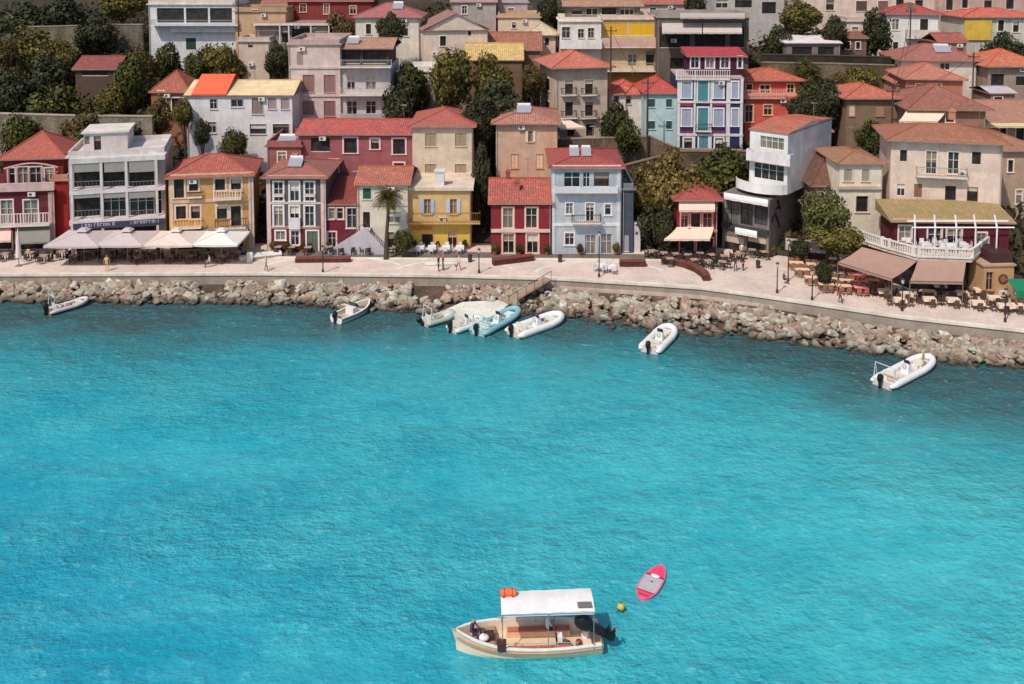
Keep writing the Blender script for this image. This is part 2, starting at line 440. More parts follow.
    def roof(s, kind, yr, col, o=.45, ridge=None, th=.14, heater=None, chim=(), mat=None):
        D = s.D; u0, u1, ve = s.u0 - o, s.u1 + o, s.ve + .02; y0, y1 = -o, D + o; W = u1 - u0; DD = y1 - y0
        mb = MB(); rc = MB(); mt = mat or tiles(col)
        def fc(pts):
            pts = [Vector(p) for p in pts]; e = (pts[1] - pts[0]).normalized()
            nrm = (pts[1] - pts[0]).cross(pts[2] - pts[0]).normalized(); dn = nrm.cross(e)
            mb.face(pts, 0, [((p - pts[0]).dot(e), (p - pts[0]).dot(dn)) for p in pts])
        A, B, Cc, Dd = (u0, y0, ve), (u1, y0, ve), (u1, y1, ve), (u0, y1, ve); rid = []
        if kind == 'hip':
            zr = s.v(yr, -D / 2)
            if W >= DD: i = DD / 2; P, Q = (u0 + i, D / 2, zr), (u1 - i, D / 2, zr)
            else: i = W / 2; um = (u0 + u1) / 2; P, Q = (um, y0 + i, zr), (um, y1 - i, zr)
            if W >= DD: fc([A, B, Q, P]); fc([B, Cc, Q]); fc([Cc, Dd, P, Q]); fc([Dd, A, P]); rid = [(A, P), (B, Q), (Cc, Q), (Dd, P), (P, Q)]
            else: fc([A, B, P]); fc([B, Cc, Q, P]); fc([Cc, Dd, Q]); fc([Dd, A, P, Q]); rid = [(A, P), (B, P), (Cc, Q), (Dd, Q), (P, Q)]
            slope = (zr - ve) / (D / 2 + o) if W >= DD else (zr - ve) / i; s.rz_ = lambda u, y: ve + slope * (y + o)
        elif kind == 'gx':
            zr = s.v(yr, -D / 2); P, Q = (u0, D / 2, zr), (u1, D / 2, zr)
            fc([A, B, Q, P]); fc([Cc, Dd, P, Q]); rid = [(P, Q)]; slope = (zr - ve) / (D / 2 + o); s.rz_ = lambda u, y: ve + slope * (y + o)
        elif kind == 'gy':
            um = (s.u0 + s.u1) / 2; zr = s.v(yr, 0) + .1; P, Q = (um, y0, zr), (um, y1, zr)
            fc([B, Cc, Q, P]); fc([Dd, A, P, Q]); rid = [(P, Q)]; sl_ = (zr - ve) / (W / 2); s.rz_ = lambda u, y: ve + sl_ * (W / 2 - abs(u - um))
        elif kind == 'shed':
            zr = s.v(yr, -D); P, Q = (u0, y1, zr), (u1, y1, zr)
            fc([A, B, Q, P]); slope = (zr - ve) / DD; s.rz_ = lambda u, y: ve + slope * (y + o)
            mb.face([(u0, y0, ve), (u0, y1, zr), (u0, y1, ve)]); mb.face([(u1, y0, ve), (u1, y1, zr), (u1, y1, ve)]); mb.face([Dd, Cc, Q, P])
        elif kind == 'flat':
            h = .55; t = .18; oo = .02
            mb = MB(); mb.box(s.u0 - .25, -.25, ve, s.u1 + .25, D + .25, ve + .18)
            r = s.part(mb, 'roof', mt)
            pb = MB(); pb.box(s.u0, 0, ve + .18, s.u1, t, ve + h + .18); pb.box(s.u0, D - t, ve + .18, s.u1, D, ve + h + .18)
            pb.box(s.u0, t, ve + .18, s.u0 + t, D - t, ve + h + .18); pb.box(s.u1 - t, t, ve + .18, s.u1, D - t, ve + h + .18)
            pb.build('parapet', mt, r); s.rz_ = lambda u, y: ve + .18
            s.extras(r, heater, chim); return r
        sp = [A, B, Cc, Dd]; lo = [(p[0], p[1], p[2] - th) for p in sp]
        for q in range(4): mb.face([lo[q], lo[(q + 1) % 4], sp[(q + 1) % 4], sp[q]], 1)
        mb.face(lo[::-1], 1)
        r = s.part(mb, 'roof', [mt, plaster((150, 120, 105))])
        for a, b in rid: rc.tube([a, b], .11, 6)
        if rc.f: rc.build('ridge_tiles', paint(tuple(min(255, int(c * 1.0 + 12)) for c in col), .85, 0, .55), r)
        s.extras(r, heater, chim)
        return r
    def extras(s, r, heater, chim):
        if heater:   # solar water heater: panel and tank
            for hx in (heater if isinstance(heater[0], (list, tuple)) else [heater]):
                px, k, wd = hx; y = s.D * k; u = s.hit(px, s.px[2] - 60, -y)[0]; u = min(max(u, s.u0 + 1), s.u1 - 1); z = s.rz_(u, y)
                mb = MB(); mb.hexa([(u - wd / 2, y - .6, s.rz_(u, y - .6) + .12), (u + wd / 2, y - .6, s.rz_(u, y - .6) + .12), (u - wd / 2, y + .6, z + .62), (u + wd / 2, y + .6, z + .62),
                                    (u - wd / 2, y - .6, s.rz_(u, y - .6) + .2), (u + wd / 2, y - .6, s.rz_(u, y - .6) + .2), (u - wd / 2, y + .6, z + .70), (u + wd / 2, y + .6, z + .70)])
                mb.build('solar_panel', paint((150, 150, 160), .25, 0, .9), r)
                mb = MB(); mb.tube([(u - wd * .45, y + .75, z + .75), (u + wd * .45, y + .75, z + .75)], .22, 12)
                for q in (-.35, .35):
                    mb.tube([(u + wd * q, y + .75, z - .1), (u + wd * q, y + .75, z + .8)], .04, 5)
                mb.build('water_tank', paint((210, 205, 205), .35, .2), r)
        for (px, k, h, wd, col) in chim:
            y = s.D * k; u = s.hit(px, s.px[2] - 60, -y)[0]; u = min(max(u, s.u0 + .4), s.u1 - .4); z = s.rz_(u, y)
            mb = MB(); mb.box(u - wd / 2, y - wd / 2, z - .4, u + wd / 2, y + wd / 2, z + h)
            mb.box(u - wd / 2 - .07, y - wd / 2 - .07, z + h, u + wd / 2 + .07, y + wd / 2 + .07, z + h + .1)
            mb.box(u - wd / 3, y - wd / 3, z + h + .1, u + wd / 3, y + wd / 3, z + h + .3)
            mb.build('chimney', plaster(col), r)
CL = random.Random(21)
def clutter(h):
    g = MB(); k = CL.random(); x = h.u1 - .12 if k < .5 else h.u0 + .12
    g.tube([(x, -.1, max(h.vb, -.5)), (x, -.1, h.ve - .25), (x, .1, h.ve - .1)], .045, 5); h.part(g, 'drainpipe', paint((150, 140, 132), .6))
    if h.ve > 4 and CL.random() < .7:
        u = CL.uniform(h.u0 + .8, h.u1 - .8); y = h.D * .6; z = h.rz_(u, y) if hasattr(h, 'rz_') else h.ve
        g = MB(); H = CL.uniform(1.3, 2.4); g.tube([(u, y, z - .3), (u, y, z + H)], .03, 5)
        for q in range(5): g.tube([(u - .45 + .06 * q, y - .3 + .15 * q, z + H - .05), (u + .45 - .06 * q, y - .3 + .15 * q, z + H - .05)], .016, 4)
        g.tube([(u, y - .4, z + H - .05), (u, y + .4, z + H - .05)], .02, 4); h.part(g, 'antenna', paint((130, 126, 124), .4, .5))
    if CL.random() < .5:
        u = CL.uniform(h.u0 + .6, h.u1 - 1.2); v = max(.3, h.ve - CL.choice((.75, 3.6)))
        g = MB(); h.fbox(g, 'F', u, v, u + .8, v + .5, .05, .35); m = h.part(g, 'air_conditioner', paint((200, 196, 190), .5))
        g = MB(); g.tube([(u + .3, -.352, v + .25), (u + .3, -.356, v + .25)], .19, 12); g.build('fan_grille', paint((90, 88, 86)), m)
HOUSES = []
def grid(xs, ys, k):
    """xs list of (x0,x1), ys list of (y0,y1)"""
    return [(a, c, b, d, k) for (a, b) in xs for (c, d) in ys]
# ================================================================== FRONT ROW
WH = (205, 195, 190)
# F1 dark red house at the left edge
h = House('red_house', 'dark red house with pink-white trim and rooftop terrace at the left edge of the waterfront', -26, 55, 250, rz=8)
h.body(190, 9, (96, 34, 44), [(-14, 200, -3, 224, 'g'), (1, 200, 13, 224, 'g'), (24, 200, 38, 224, 'g'), (-12, 232, 12, 249, 'd'), (18, 234, 44, 249, 'd')], base=None)
h.ve_keep = h.ve
h.band(-26, 183, 55, 191, (190, 160, 155), d=.35); h.pil(49, 192, 55, 250, (185, 150, 145))
h.balcony(-26, 49, 214, 226, 1.1, 'bal', (205, 190, 190))
h.awning(-26, 226, 11, 243, 2.6, (200, 170, 165)); h.awning(15, 226, 50, 244, 2.8, (120, 118, 112))
h2 = House('x', None, 4, 64, 190, h.O.y + 2.6, rz=8, of=h)
h2.body(158, 6.8, (120, 40, 42), [(9, 168, 15, 184, 'g'), (18, 167, 28, 184, 'g'), (30, 167, 42, 184, 'g'), (45, 168, 54, 184, 'g')], name='upper_storey', base=0)
h2.roof('hip', 131, (196, 84, 62), o=.5)
h2.band(4, 156, 64, 160, (200, 160, 150))
mb = MB()                                            # arched pergola on the terrace
for x in (8, 17, 29, 42, 55):
    u = h2.hit(x, 186, 1.3)[0]; h2.fbox(mb, 'F', u - .08, 0, u + .08, h2.v(168, 1.3), 1.2, 1.34)
vA = h2.v(168, 1.3); uA, uB = h2.hit(4, 170, 1.3)[0], h2.hit(58, 170, 1.3)[0]
mb.tube([(uA + (uB - uA) * q / 10, -1.27, vA + .55 * math.sin(math.pi * q / 10)) for q in range(11)], .09, 6)
h2.part(mb, 'pergola', plaster((205, 150, 150)))
h3 = House('x', None, 54.5, 70, 250, h.O.y + 1.4, rz=8, of=h)
h3.body(181, 7, (150, 22, 26), [], name='side_wing'); h3.roof('flat', 178, (180, 110, 90), mat=plaster((180, 120, 105)))
# F2 white terrace building
h = House('terrace_building', 'white three storey building with open loggias and grey blinds behind the cafe parasols', 71, 167, 250, rz=14)
h.body(156, 8, (165, 158, 158), [(74, 161, 100, 187, 'dn'), (103, 161, 125, 187, 'dn'), (129, 161, 154, 187, 'dn'),
    (74, 191, 100, 217, 'dn'), (103, 191, 127, 217, 'gn'), (130, 191, 162, 217, 'gn'), (76, 228, 160, 249, 'dn')], fw=0)
h.roof('flat', 153, WH, mat=plaster((196, 188, 186)))
for (a, b) in ((187, 190.5), (216, 220.5)): h.band(71, a, 166, b, (210, 200, 205), 'floor_slab', d=1.0)
h.band(71, 155, 166, 160, (205, 198, 195), 'floor_slab', d=1.0)
for x in (71, 101, 126, 156):
    mb = MB(); u = h.hit(x + 1, 200, .9)[0]; h.fbox(mb, 'F', u - .14, 0, u + .14, h.v(155), .72, .98); h.part(mb, 'column', plaster((205, 196, 196)))
for (a, b) in ((74, 100), (104, 125), (129, 155)):
    for (c, d_) in ((159, 172), (190.5, 198)):
        mb = MB(); r = h.rect(a, c, b, d_, off=.95); h.fbox(mb, 'F', *r, .86, .92); h.part(mb, 'blind', fabric((142, 136, 130)))
for (a, b) in ((74, 100), (104, 125), (129, 155)):
    for fl in (187, 216):
        mb = MB(); r = h.rect(a, fl - 6, b, fl, off=.9)
        for q in range(8): u = r[0] + (r[2] - r[0]) * q / 7; h.fbox(mb, 'F', u - .015, r[1], u + .015, r[3], .9, .93)
        h.fbox(mb, 'F', r[0], r[3] - .05, r[2], r[3], .89, .95); h.part(mb, 'railing', paint((120, 115, 118)))
mb = MB(); r = h.rect(73, 221, 165, 227, off=1.0); h.fbox(mb, 'F', *r, .9, 1.05); sg = h.part(mb, 'sign', paint((48, 52, 74), .4))
mb = MB(); x = r[0] + .9; rs = random.Random(3); hh = r[3] - r[1]
while x < r[2] - .7:                                 # faint light lettering, unreadable at this distance
    k = rs.choice((0, 1, 2)); wd = .2; zb = r[1] + hh * .35; zt = r[1] + hh * .85
    if not (r[0] + 4.2 < x < r[0] + 5.8):
        h.fbox(mb, 'F', x, zb, x + .05, zt, 1.051, 1.07)
        if k: h.fbox(mb, 'F', x + .05, zt - .06, x + wd, zt, 1.051, 1.07)
        if k == 2: h.fbox(mb, 'F', x + wd - .05, zb, x + wd, zt - .06, 1.051, 1.07)
    x += wd + .12
mb.build('lettering', paint((190, 190, 200)), sg)
p = House('x', None, 84, 128, 156, h.O.y + 2.5, rz=14, of=h)
p.body(133, 5, (196, 186, 182), [(83, 136, 90, 145, 'gn'), (94, 136, 101, 152, 'dn')], name='penthouse', base=0, fw=0)
mb = MB(); mb.box(p.u0 - .2, -.2, p.ve, p.u1 + .2, 5.2, p.ve + .2); p.part(mb, 'penthouse_roof', plaster((205, 198, 190)))
# F3 yellow ochre house
h = House('ochre_house', 'ochre yellow house with white trimmed windows and red tiled roof above the cafe parasols', 170, 253, 250, rz=9)
h.body(176, 7.5, (190, 142, 78), [(174, 179, 184, 198, 'd'), (189, 179, 198, 191, 'd'), (215, 179, 225, 191, 'd'), (231, 179, 241, 191, 'd'),
    (176, 206, 186, 219, 'd'), (191, 206, 200, 219, 'd'), (217, 206, 227, 219, 'd'), (231, 206, 241, 226, 'd'), (175, 233, 243, 249, 'dn')], fr=(205, 180, 165), fw=.2)
h.roof('hip', 154, (178, 80, 62), o=.5)
h.band(170, 173, 254, 177, (205, 178, 150)); h.band(170, 199, 250, 202, (200, 165, 135)); h.pil(249, 177, 254, 250, (205, 180, 170)); h.pil(170, 177, 173, 228, (205, 180, 150))
h.balcony(213, 241, 190, 199, .8, 'bal', (215, 195, 180)); h.balcony(187, 202, 192, 197, .4, 'bars', (60, 50, 45))
h.balcony(171, 201, 219, 228, .8, 'bal', (205, 170, 130)); h.balcony(215, 246, 219, 228, .6, 'bars', (60, 45, 40))
h.awning(172, 228, 248, 236, 1.8, (120, 112, 108))
# F4 slate and maroon house
h = House('slate_house', 'slate grey three storey house with maroon ground floor and white framed windows', 267, 326, 251)
cx = [(274, 283), (290, 299), (305, 314)]
h.body(177, 8, (92, 82, 88), grid(cx, [(182, 201), (206, 226)], 'g') + [(276, 231, 285, 240, 'g'), (291, 231, 299, 245, 'g'), (307, 231, 318, 252, 's:92,100,92')],
       split=(228, (104, 40, 44)), fr=(222, 205, 200), fw=.17)
h.roof('hip', 160, (176, 96, 80), o=.5, heater=(296, .3, 1.6), chim=[(296, .45, .5, 1.0, (180, 120, 105))])
h.band(267, 175, 326, 179, (205, 160, 145)); h.pil(267, 179, 271, 251, (205, 175, 168)); h.pil(321, 179, 326, 251, (205, 175, 168))
h.band(271, 202, 321, 204, (190, 180, 180)); h.band(271, 226, 321, 228.5, (170, 120, 115))
h.balcony(289, 300, 218, 228, .35, 'solid', (200, 195, 195)); 
for x in (274, 305): h.balcony(x - 1, x + 10, 194, 195.5, .25, 'bars', (205, 195, 190))
# F5 maroon infill
h = House('maroon_annex', 'narrow maroon annex with lean-to tiled roof between the slate house and the stair house', 326, 358, 250)
h.body(204, 7, (112, 30, 44), [(329, 208, 335, 219, 'g'), (337, 208, 343, 219, 'g'), (347, 208, 357, 228, 'g'), (328, 232, 336, 249, 'g')], fr=(205, 180, 175), fw=.15)
h.roof('shed', 176, (150, 58, 48), o=.2)
# F6 cream stair house
h = House('stair_house', 'small cream house with green shutters behind a pair of white outside stairs', 358, 408, 250)
h.body(184, 7.5, (206, 196, 180), [(363, 188, 371, 199, 's:30,80,60'), (381, 190, 390, 200, 'g'), (363, 212, 370, 231, 'dn'), (388, 212, 400, 223, 'g'), (388, 232, 394, 248, 'd')], fr=(190, 185, 175), fw=.1)
h.roof('gx', 166, (176, 92, 66), o=.4)
h.band(372, 203, 408, 206, (190, 175, 165))
mb = MB(); a = h.hit(363, 231, 3)[0]; zt = h.v(231, 1.4); b0 = h.hit(326, 251, 2.6)[0]; b1 = h.hit(386, 251, 2.6)[0]; n_ = 14
for q in range(n_):
    z = zt * (q + 1) / n_
    for e in (b0, b1):
        x0 = e + (a - e) * q / n_; x1 = e + (a - e) * (q + 1) / n_; mb.box(min(x0, x1), -1.4, -.2, max(x0, x1), -.03, z)
mb.box(a - .5, -1.4, zt, a + .5, -.03, zt + .02)
st = h.part(mb, 'stairs', plaster((190, 186, 190)))
mb = MB()
for e in (b0, b1):
    c = [(e, -1.6, -.2), (a, -1.6, -.2), (e, -1.42, -.2), (a, -1.42, -.2), (e, -1.6, .35), (a, -1.6, zt + .45), (e, -1.42, .35), (a, -1.42, zt + .45)]
    mb.hexa(c)
mb.build('parapet', plaster((176, 172, 182)), st)
mb = MB()
for e in (b0, b1):
    mb.tube([(e, -1.5, .9), (a, -1.5, zt + .95)], .035, 5)
    for q in range(8): k = q / 7; mb.tube([(e + (a - e) * k, -1.5, .3 + (zt) * k), (e + (a - e) * k, -1.5, .9 + (zt + .05) * k)], .02, 4)
mb.build('handrail', paint((60, 58, 62)), st)
# F7 yellow house
h = House('yellow_house', 'bright yellow two storey house with pale blue shutters and a white rooftop chimney', 408, 471, 248)
h.body(190, 8, (205, 168, 104), [(424, 199, 431, 214, 'o:150,165,200'), (450, 199, 457, 214, 'o:170,178,200'), (422, 234, 433, 248, 'd'), (448, 231, 457, 248, 'g')],
       split=(222, (218, 172, 48)), fr=(205, 150, 90), fw=.1)
mb = MB(); mb.box(h.u0 - .3, -.35, h.ve, h.u1 + .3, 8.1, h.ve + .35); h.part(mb, 'roof', plaster((205, 185, 165)))
h.rz_ = lambda u, y: h.ve + .35
h.extras(h.root, None, []); 
mb = MB(); u = h.hit(440, 187, -1)[0]; mb.box(u - .5, .6, h.ve + .35, u + .5, 1.5, h.ve + 1.9); mb.box(u - .62, .5, h.ve + 1.9, u + .62, 1.6, h.ve + 2.1); h.part(mb, 'chimney', plaster((215, 205, 205)))
h.balcony(407, 480, 213, 223, .9, 'bars', (120, 95, 60), slab=(190, 150, 90))
h.band(412, 226, 432, 230, (200, 120, 40), 'sign', d=.06)
# F8 small red house
h = House('crimson_house', 'small crimson house with stepped tile roof next to the pale blue house', 491, 551, 254)
h.body(203, 8.5, (128, 36, 44), [(503, 208, 513, 228, 'g'), (526, 208, 537, 228, 'g'), (503, 234, 514, 253, 'g'), (527, 234, 538, 253, 'g'), (534, 168, 535, 169, 'g')][:4], fr=(215, 180, 165), fw=.17)
h.roof('gx', 178, (172, 78, 62), o=.35, chim=[(517, .25, .9, .6, (170, 90, 75)), (508, .5, .7, .5, (150, 70, 60))])
h.band(491, 229, 550, 232, (215, 180, 170), d=.2)
# F9 pale blue house
h = House('pale_blue_house', 'pale blue grey three storey house with red tiled roof and top floor loggia', 552, 621, 254)
h.body(167, 9, (166, 176, 186), [(564, 172, 580, 187, 'gn'), (583, 172, 590, 187, 'gn'), (594, 172, 609, 187, 'dn'), (566, 203, 573, 214, 'g'), (586, 203, 594, 223, 'g'), (605, 204, 611, 215, 'g'),
    (565, 233, 574, 245, 'g'), (585, 235, 596, 254, 'gn'), (601, 234, 612, 254, 'gn')], fr=(205, 200, 200), fw=.14)
h.roof('hip', 149, (176, 68, 58), o=.45, heater=[(574, .3, 1.1), (586, .3, 1.1)])
h.band(552, 165, 621, 169, (215, 205, 200)); h.band(552, 223, 620, 226, (205, 208, 212)); h.pil(552, 169, 555, 254, (185, 192, 200)); h.pil(617, 169, 621, 254, (185, 192, 200))
h.balcony(555, 618, 187, 192, .8, 'solid', (200, 205, 212)); h.balcony(572, 601, 215, 223, .9, 'bars', (50, 50, 56))
h = House('grey_shed', 'dark slate grey annex wedged against the right side of the pale blue house', 622, 633, 253, None)
h.body(190, 7, (70, 76, 88), [(624, 235, 629, 252, 'sn:150,150,155')]); h.roof('flat', 188, (120, 120, 125), mat=plaster((120, 120, 128)))
# F10 small red kiosk house
h = House('kiosk_house', 'little dark red cafe house with pyramid tile roof and two cream awnings', 677, 717, 255)
h.body(199, 5.5, (120, 40, 38), [(681, 213, 688, 228, 'g'), (691, 213, 700, 228, 'd'), (703, 213, 712, 228, 'g'), (680, 238, 694, 254, 'd'), (697, 238, 713, 254, 'd')], fr=(200, 130, 120), fw=.14)
h.roof('hip', 184, (180, 68, 56), o=.6); h.band(677, 229, 717, 232, (185, 130, 120), d=.15)
h.awning(679, 200, 715, 212, 1.1, (218, 180, 168)); h.awning(677, 227, 714, 241, 2.2, (222, 188, 172), x0b=664, x1b=710)
# F11/12 white corner house with cafe
h = House('white_corner_house', 'white corner house with orange roof and curved balcony above a dark glass cafe', 722, 769, 253, None, rz=-38)
h.body(196, 8.5, (112, 104, 106), [(723, 200, 739, 225, 'gn'), (740.5, 200, 753, 225, 'gn'), (754.5, 200, 768, 225, 'gn'), (724, 236, 744, 252, 'dn'), (747, 236, 766, 252, 'dn')], fw=0, base=-.3, fr=(58, 56, 58))
h.band(722, 226, 769, 231, (60, 58, 62), 'fascia', d=.3)
h.awning(724, 196, 768, 203, 1.4, (205, 200, 200)); h.awning(735, 227, 757, 236, 1.2, (200, 205, 205))
# black painted letters on the right flank
for (pts) in ([(775, 200), (773, 204), (770, 214)], [(775, 200), (776, 206), (777, 209)], [(771, 209), (776, 207)], [(770, 216), (769, 222)], [(772, 215), (775, 222), (776, 227)], [(771, 213), (774, 218)]):
    mb = MB(); P = [h.hit(a + 3, b, .02, 'R') for a, b in pts]
    mb.tube([(h.u1 + .05, q[0], q[1]) for q in P], .13, 5); h.part(mb, 'letter_stroke', paint((22, 20, 20), .6))
OO = h.F @ Vector((h.u0 + 2.2, 1.6, 0)); 
zf = h.v(192)
uf = House('x', None, 749, 787, 190, h.O.y + .6, rz=-40, of=h)
uf.body(131, 12.5, (232, 230, 236), [(760, 137, 784, 149, 'gn'), (754, 164, 784, 180, 'gn')], name='upper_floors', fw=0, base=-.2, gable=('x', 116))
uf.roof('gx', 116, (196, 96, 66), o=.12)
uf.balcony(746, 790, 152, 162, 1.0, 'solid', (205, 200, 205))
mb = MB(); n_ = 16; o_, t_, nn = uf.face('F'); a0, a1 = uf.hit(731, 190, 1)[0], uf.hit(790, 190, 1)[0]; a0 = max(a0, uf.u0 - 1.6); a1 = min(a1, uf.u1 + .1)
P = [(a0 + (a1 - a0) * q / n_, -.1 - 1.7 * math.sin(math.pi * (q + .0) / n_) ** .6) for q in range(n_ + 1)]
for q in range(n_):
    (xa, ya), (xb, yb_) = P[q], P[q + 1]
    mb.hexa([(xa, 0.2, -.1), (xb, 0.2, -.1), (xa, ya, -.1), (xb, yb_, -.1), (xa, .2, .1), (xb, .2, .1), (xa, ya, .1), (xb, yb_, .1)])
    mb.face([(xa, ya - .02, -.1), (xb, yb_ - .02, -.1), (xb, yb_ - .02, 1.0), (xa, ya - .02, 1.0)]); mb.face([(xa, ya + .1, .1), (xb, yb_ + .1, .1), (xb, yb_ + .1, 1.0), (xa, ya + .1, 1.0)])
    mb.face([(xa, ya + .1, 1.0), (xb, yb_ + .1, 1.0), (xb, yb_ - .02, 1.0), (xa, ya - .02, 1.0)])
uf.part(mb, 'curved_balcony', plaster((215, 213, 220)))
# F13 grey brown house with dark hip roof
h = House('brown_house', 'plain grey brown house with dark brown tile roof beside the white corner house', 812, 846, 250, 104.5, rz=0)
h.body(185, 8, (120, 100, 88), [(817, 192, 824, 206, 's:170,160,145'), (812, 215, 820, 235, 'd')]); h.roof('hip', 152, (112, 72, 58), o=.5)
# F14 cream cottage
h = House('cream_cottage', 'cream cottage with mottled tile roof between the brown house and the big restaurant', 838, 881, 235, 101.5)
h.body(163, 7, (212, 198, 178), [(844, 169, 852, 181, 's:150,140,125'), (862, 169, 869, 181, 's:150,140,125'), (856, 196, 868, 212, 'd')], fr=(200, 180, 160)); h.roof('hip', 149, (172, 110, 76), o=.4)
h.band(838, 186, 881, 189, (190, 165, 145), d=.25)
# F15 restaurant
h = House('restaurant', 'large cream three storey restaurant with yellow tiled lean-to, white pergola and balustraded terrace', 889, 1000, 222, 99.7, rz=-12)
h.body(141, 7, (208, 184, 170), [(900, 150, 907, 162, 'dn'), (926, 151, 937, 174, 'g'), (948, 152, 959, 174, 'g'), (972, 152, 981, 165, 'dn'),
    (897, 184, 905, 196, 'gn'), (914, 184, 922, 198, 'sn:130,90,75'), (945, 186, 956, 204, 'dn'), (967, 187, 978, 204, 'dn')], fr=(215, 195, 185), fw=.1)
h.roof('hip', 124, (176, 100, 68), o=.75, chim=[(950, .8, .5, .7, (180, 120, 90))])
h.band(889, 139, 998, 142, (200, 150, 120), d=.12)
h.balcony(917, 968, 168, 177, .9, 'bars', (150, 140, 130))
g = House('x', None, 893, 1008, 262, 95.3, rz=-3, of=h)     # maroon ground storey in front
g.body(221, 3.9, (92, 28, 36), [(899, 226, 911, 243, 'g'), (928, 228, 941, 246, 'g'), (947, 229, 961, 247, 'g'), (977, 233, 986, 248, 'g')], fr=(205, 190, 182), fw=.16, name='dining_wing')
g.roof('shed', 201, (172, 132, 76), o=.5)
g.band(893, 219, 1008, 222, (205, 170, 130))
# terrace slab with balustrade
TZ = 5.8
tp = [atZ(x, y, TZ) for x, y in ((860, 240), (888, 249), (917, 257), (972, 259), (992, 243))]
back = [Vector((tp[-1].x + .5, 95.2, TZ)), Vector((tp[0].x + 1.5, 95.2, TZ))]
poly = tp + back; inv = h.inv
mb = MB(); L_ = [inv @ p for p in poly]
mb.face([tuple(p) for p in L_]); lo = [p - Vector((0, 0, .35)) for p in L_]; mb.face([tuple(p) for p in lo][::-1])
for q in range(len(L_)): mb.face([L_[q], L_[(q + 1) % len(L_)], lo[(q + 1) % len(L_)], lo[q]])
h.part(mb, 'terrace', plaster((200, 180, 168))).matrix_local = Matrix()
mb = MB()
for q in range(4):
    A_, B_ = inv @ tp[q], inv @ tp[q + 1]; d_ = (B_ - A_); ln = d_.length; d_.normalize(); nrm = Vector((d_.y, -d_.x, 0)) * .09
    def bar(k0, k1, z0, z1, w=1.0):
        a = A_ + d_ * k0; b = A_ + d_ * k1; n2 = nrm * w
        mb.hexa([a - n2 + Vector((0, 0, z0)), b - n2 + Vector((0, 0, z0)), a + n2 + Vector((0, 0, z0)), b + n2 + Vector((0, 0, z0)),
                 a - n2 + Vector((0, 0, z1)), b - n2 + Vector((0, 0, z1)), a + n2 + Vector((0, 0, z1)), b + n2 + Vector((0, 0, z1))])
    bar(0, ln, .88, 1.02, 1.3); bar(0, ln, .003, .16, 1.2)
    k = .25
    while k < ln - .2: bar(k, k + .11, .16, .88, .6); k += .26
    k = 0
    while k < ln: bar(k, min(k + .3, ln), .001, 1.08, 1.6); k += 2.6
h.part(mb, 'balustrade', plaster((222, 205, 198))).matrix_local = Matrix()
mb = MB()                                            # white pergola over the terrace
pz = TZ + 2.7
for x in (899, 918, 938, 956, 976):
    a = atZ(x, 236, TZ); a = Vector((a.x, 95.0, 0)); b = Vector((a.x - .9, 92.7, 0))
    A_, B_ = inv @ Vector((a.x, a.y, pz + .6)), inv @ Vector((b.x, b.y, pz - .1)); C_ = inv @ Vector((b.x, b.y, TZ))
    mb.tube([A_, B_], .085, 4); mb.tube([B_, C_], .08, 4)
a = atZ(895, 236, TZ); b = atZ(978, 236, TZ)
for yy, zz in ((92.7, pz - .02), (93.9, pz + .28)):
    mb.tube([inv @ Vector((a.x - .8, yy, zz)), inv @ Vector((b.x + .6, yy, zz))], .08, 4)
h.part(mb, 'pergola', paint((225, 215, 210), .6)).matrix_local = Matrix()
# dark ground floor under the terrace
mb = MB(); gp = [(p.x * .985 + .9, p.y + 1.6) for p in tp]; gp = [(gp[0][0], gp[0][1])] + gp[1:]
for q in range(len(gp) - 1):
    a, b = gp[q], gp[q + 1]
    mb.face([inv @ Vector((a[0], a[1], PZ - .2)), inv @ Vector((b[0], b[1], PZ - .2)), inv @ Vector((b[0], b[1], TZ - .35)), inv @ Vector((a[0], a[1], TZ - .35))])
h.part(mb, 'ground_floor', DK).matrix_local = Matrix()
def free_awning(name, label, corners, col, root, posts=True, val=.25):
    """corners: wall-left, wall-right, front-right, front-left as world points"""
    A_, B_, C_, D_ = [inv @ Vector(c) for c in corners]; mb = MB(); n_ = 6
    for i in range(n_):
        for k in range(4):
            def P(e, f): 
                p = (A_ * (1 - e) + B_ * e) * (1 - f) + (D_ * (1 - e) + C_ * e) * f; p = p.copy(); p.z -= .12 * math.sin(math.pi * f); return p
            mb.face([P(i / n_, k / 4), P((i + 1) / n_, k / 4), P((i + 1) / n_, (k + 1) / 4), P(i / n_, (k + 1) / 4)])
        a = D_ * (1 - i / n_) + C_ * (i / n_); b = D_ * (1 - (i + 1) / n_) + C_ * ((i + 1) / n_)
        mb.face([a, b, b - Vector((0, 0, val)), a - Vector((0, 0, val))])
    o = mb.build('awning', fabric(col), root); o['label'] = label
    fb = MB()
    for p in (C_, D_): fb.tube([p, Vector((p.x, p.y, inv.translation.z + PZ if False else (inv @ Vector((0, 0, PZ))).z))], .05, 5)
    fb.tube([C_, D_], .045, 5); fb.build('awning_frame', paint((110, 95, 85)), o)
def wz(px, py, Y): return atY(px, py, Y)
free_awning('awning', 'brown awning slanting out to the left of the terrace', [wz(862, 247, 92.9), wz(917, 261, 91.2), wz(892, 279, 88.9), wz(838, 262, 91.5)], (150, 120, 108), h.root)
free_awning('awning', 'brown awning over the restaurant door', [wz(918, 260, 91.2), wz(966, 262, 91.0), wz(963, 282, 88.4), wz(910, 281, 88.4)], (152, 122, 110), h.root)
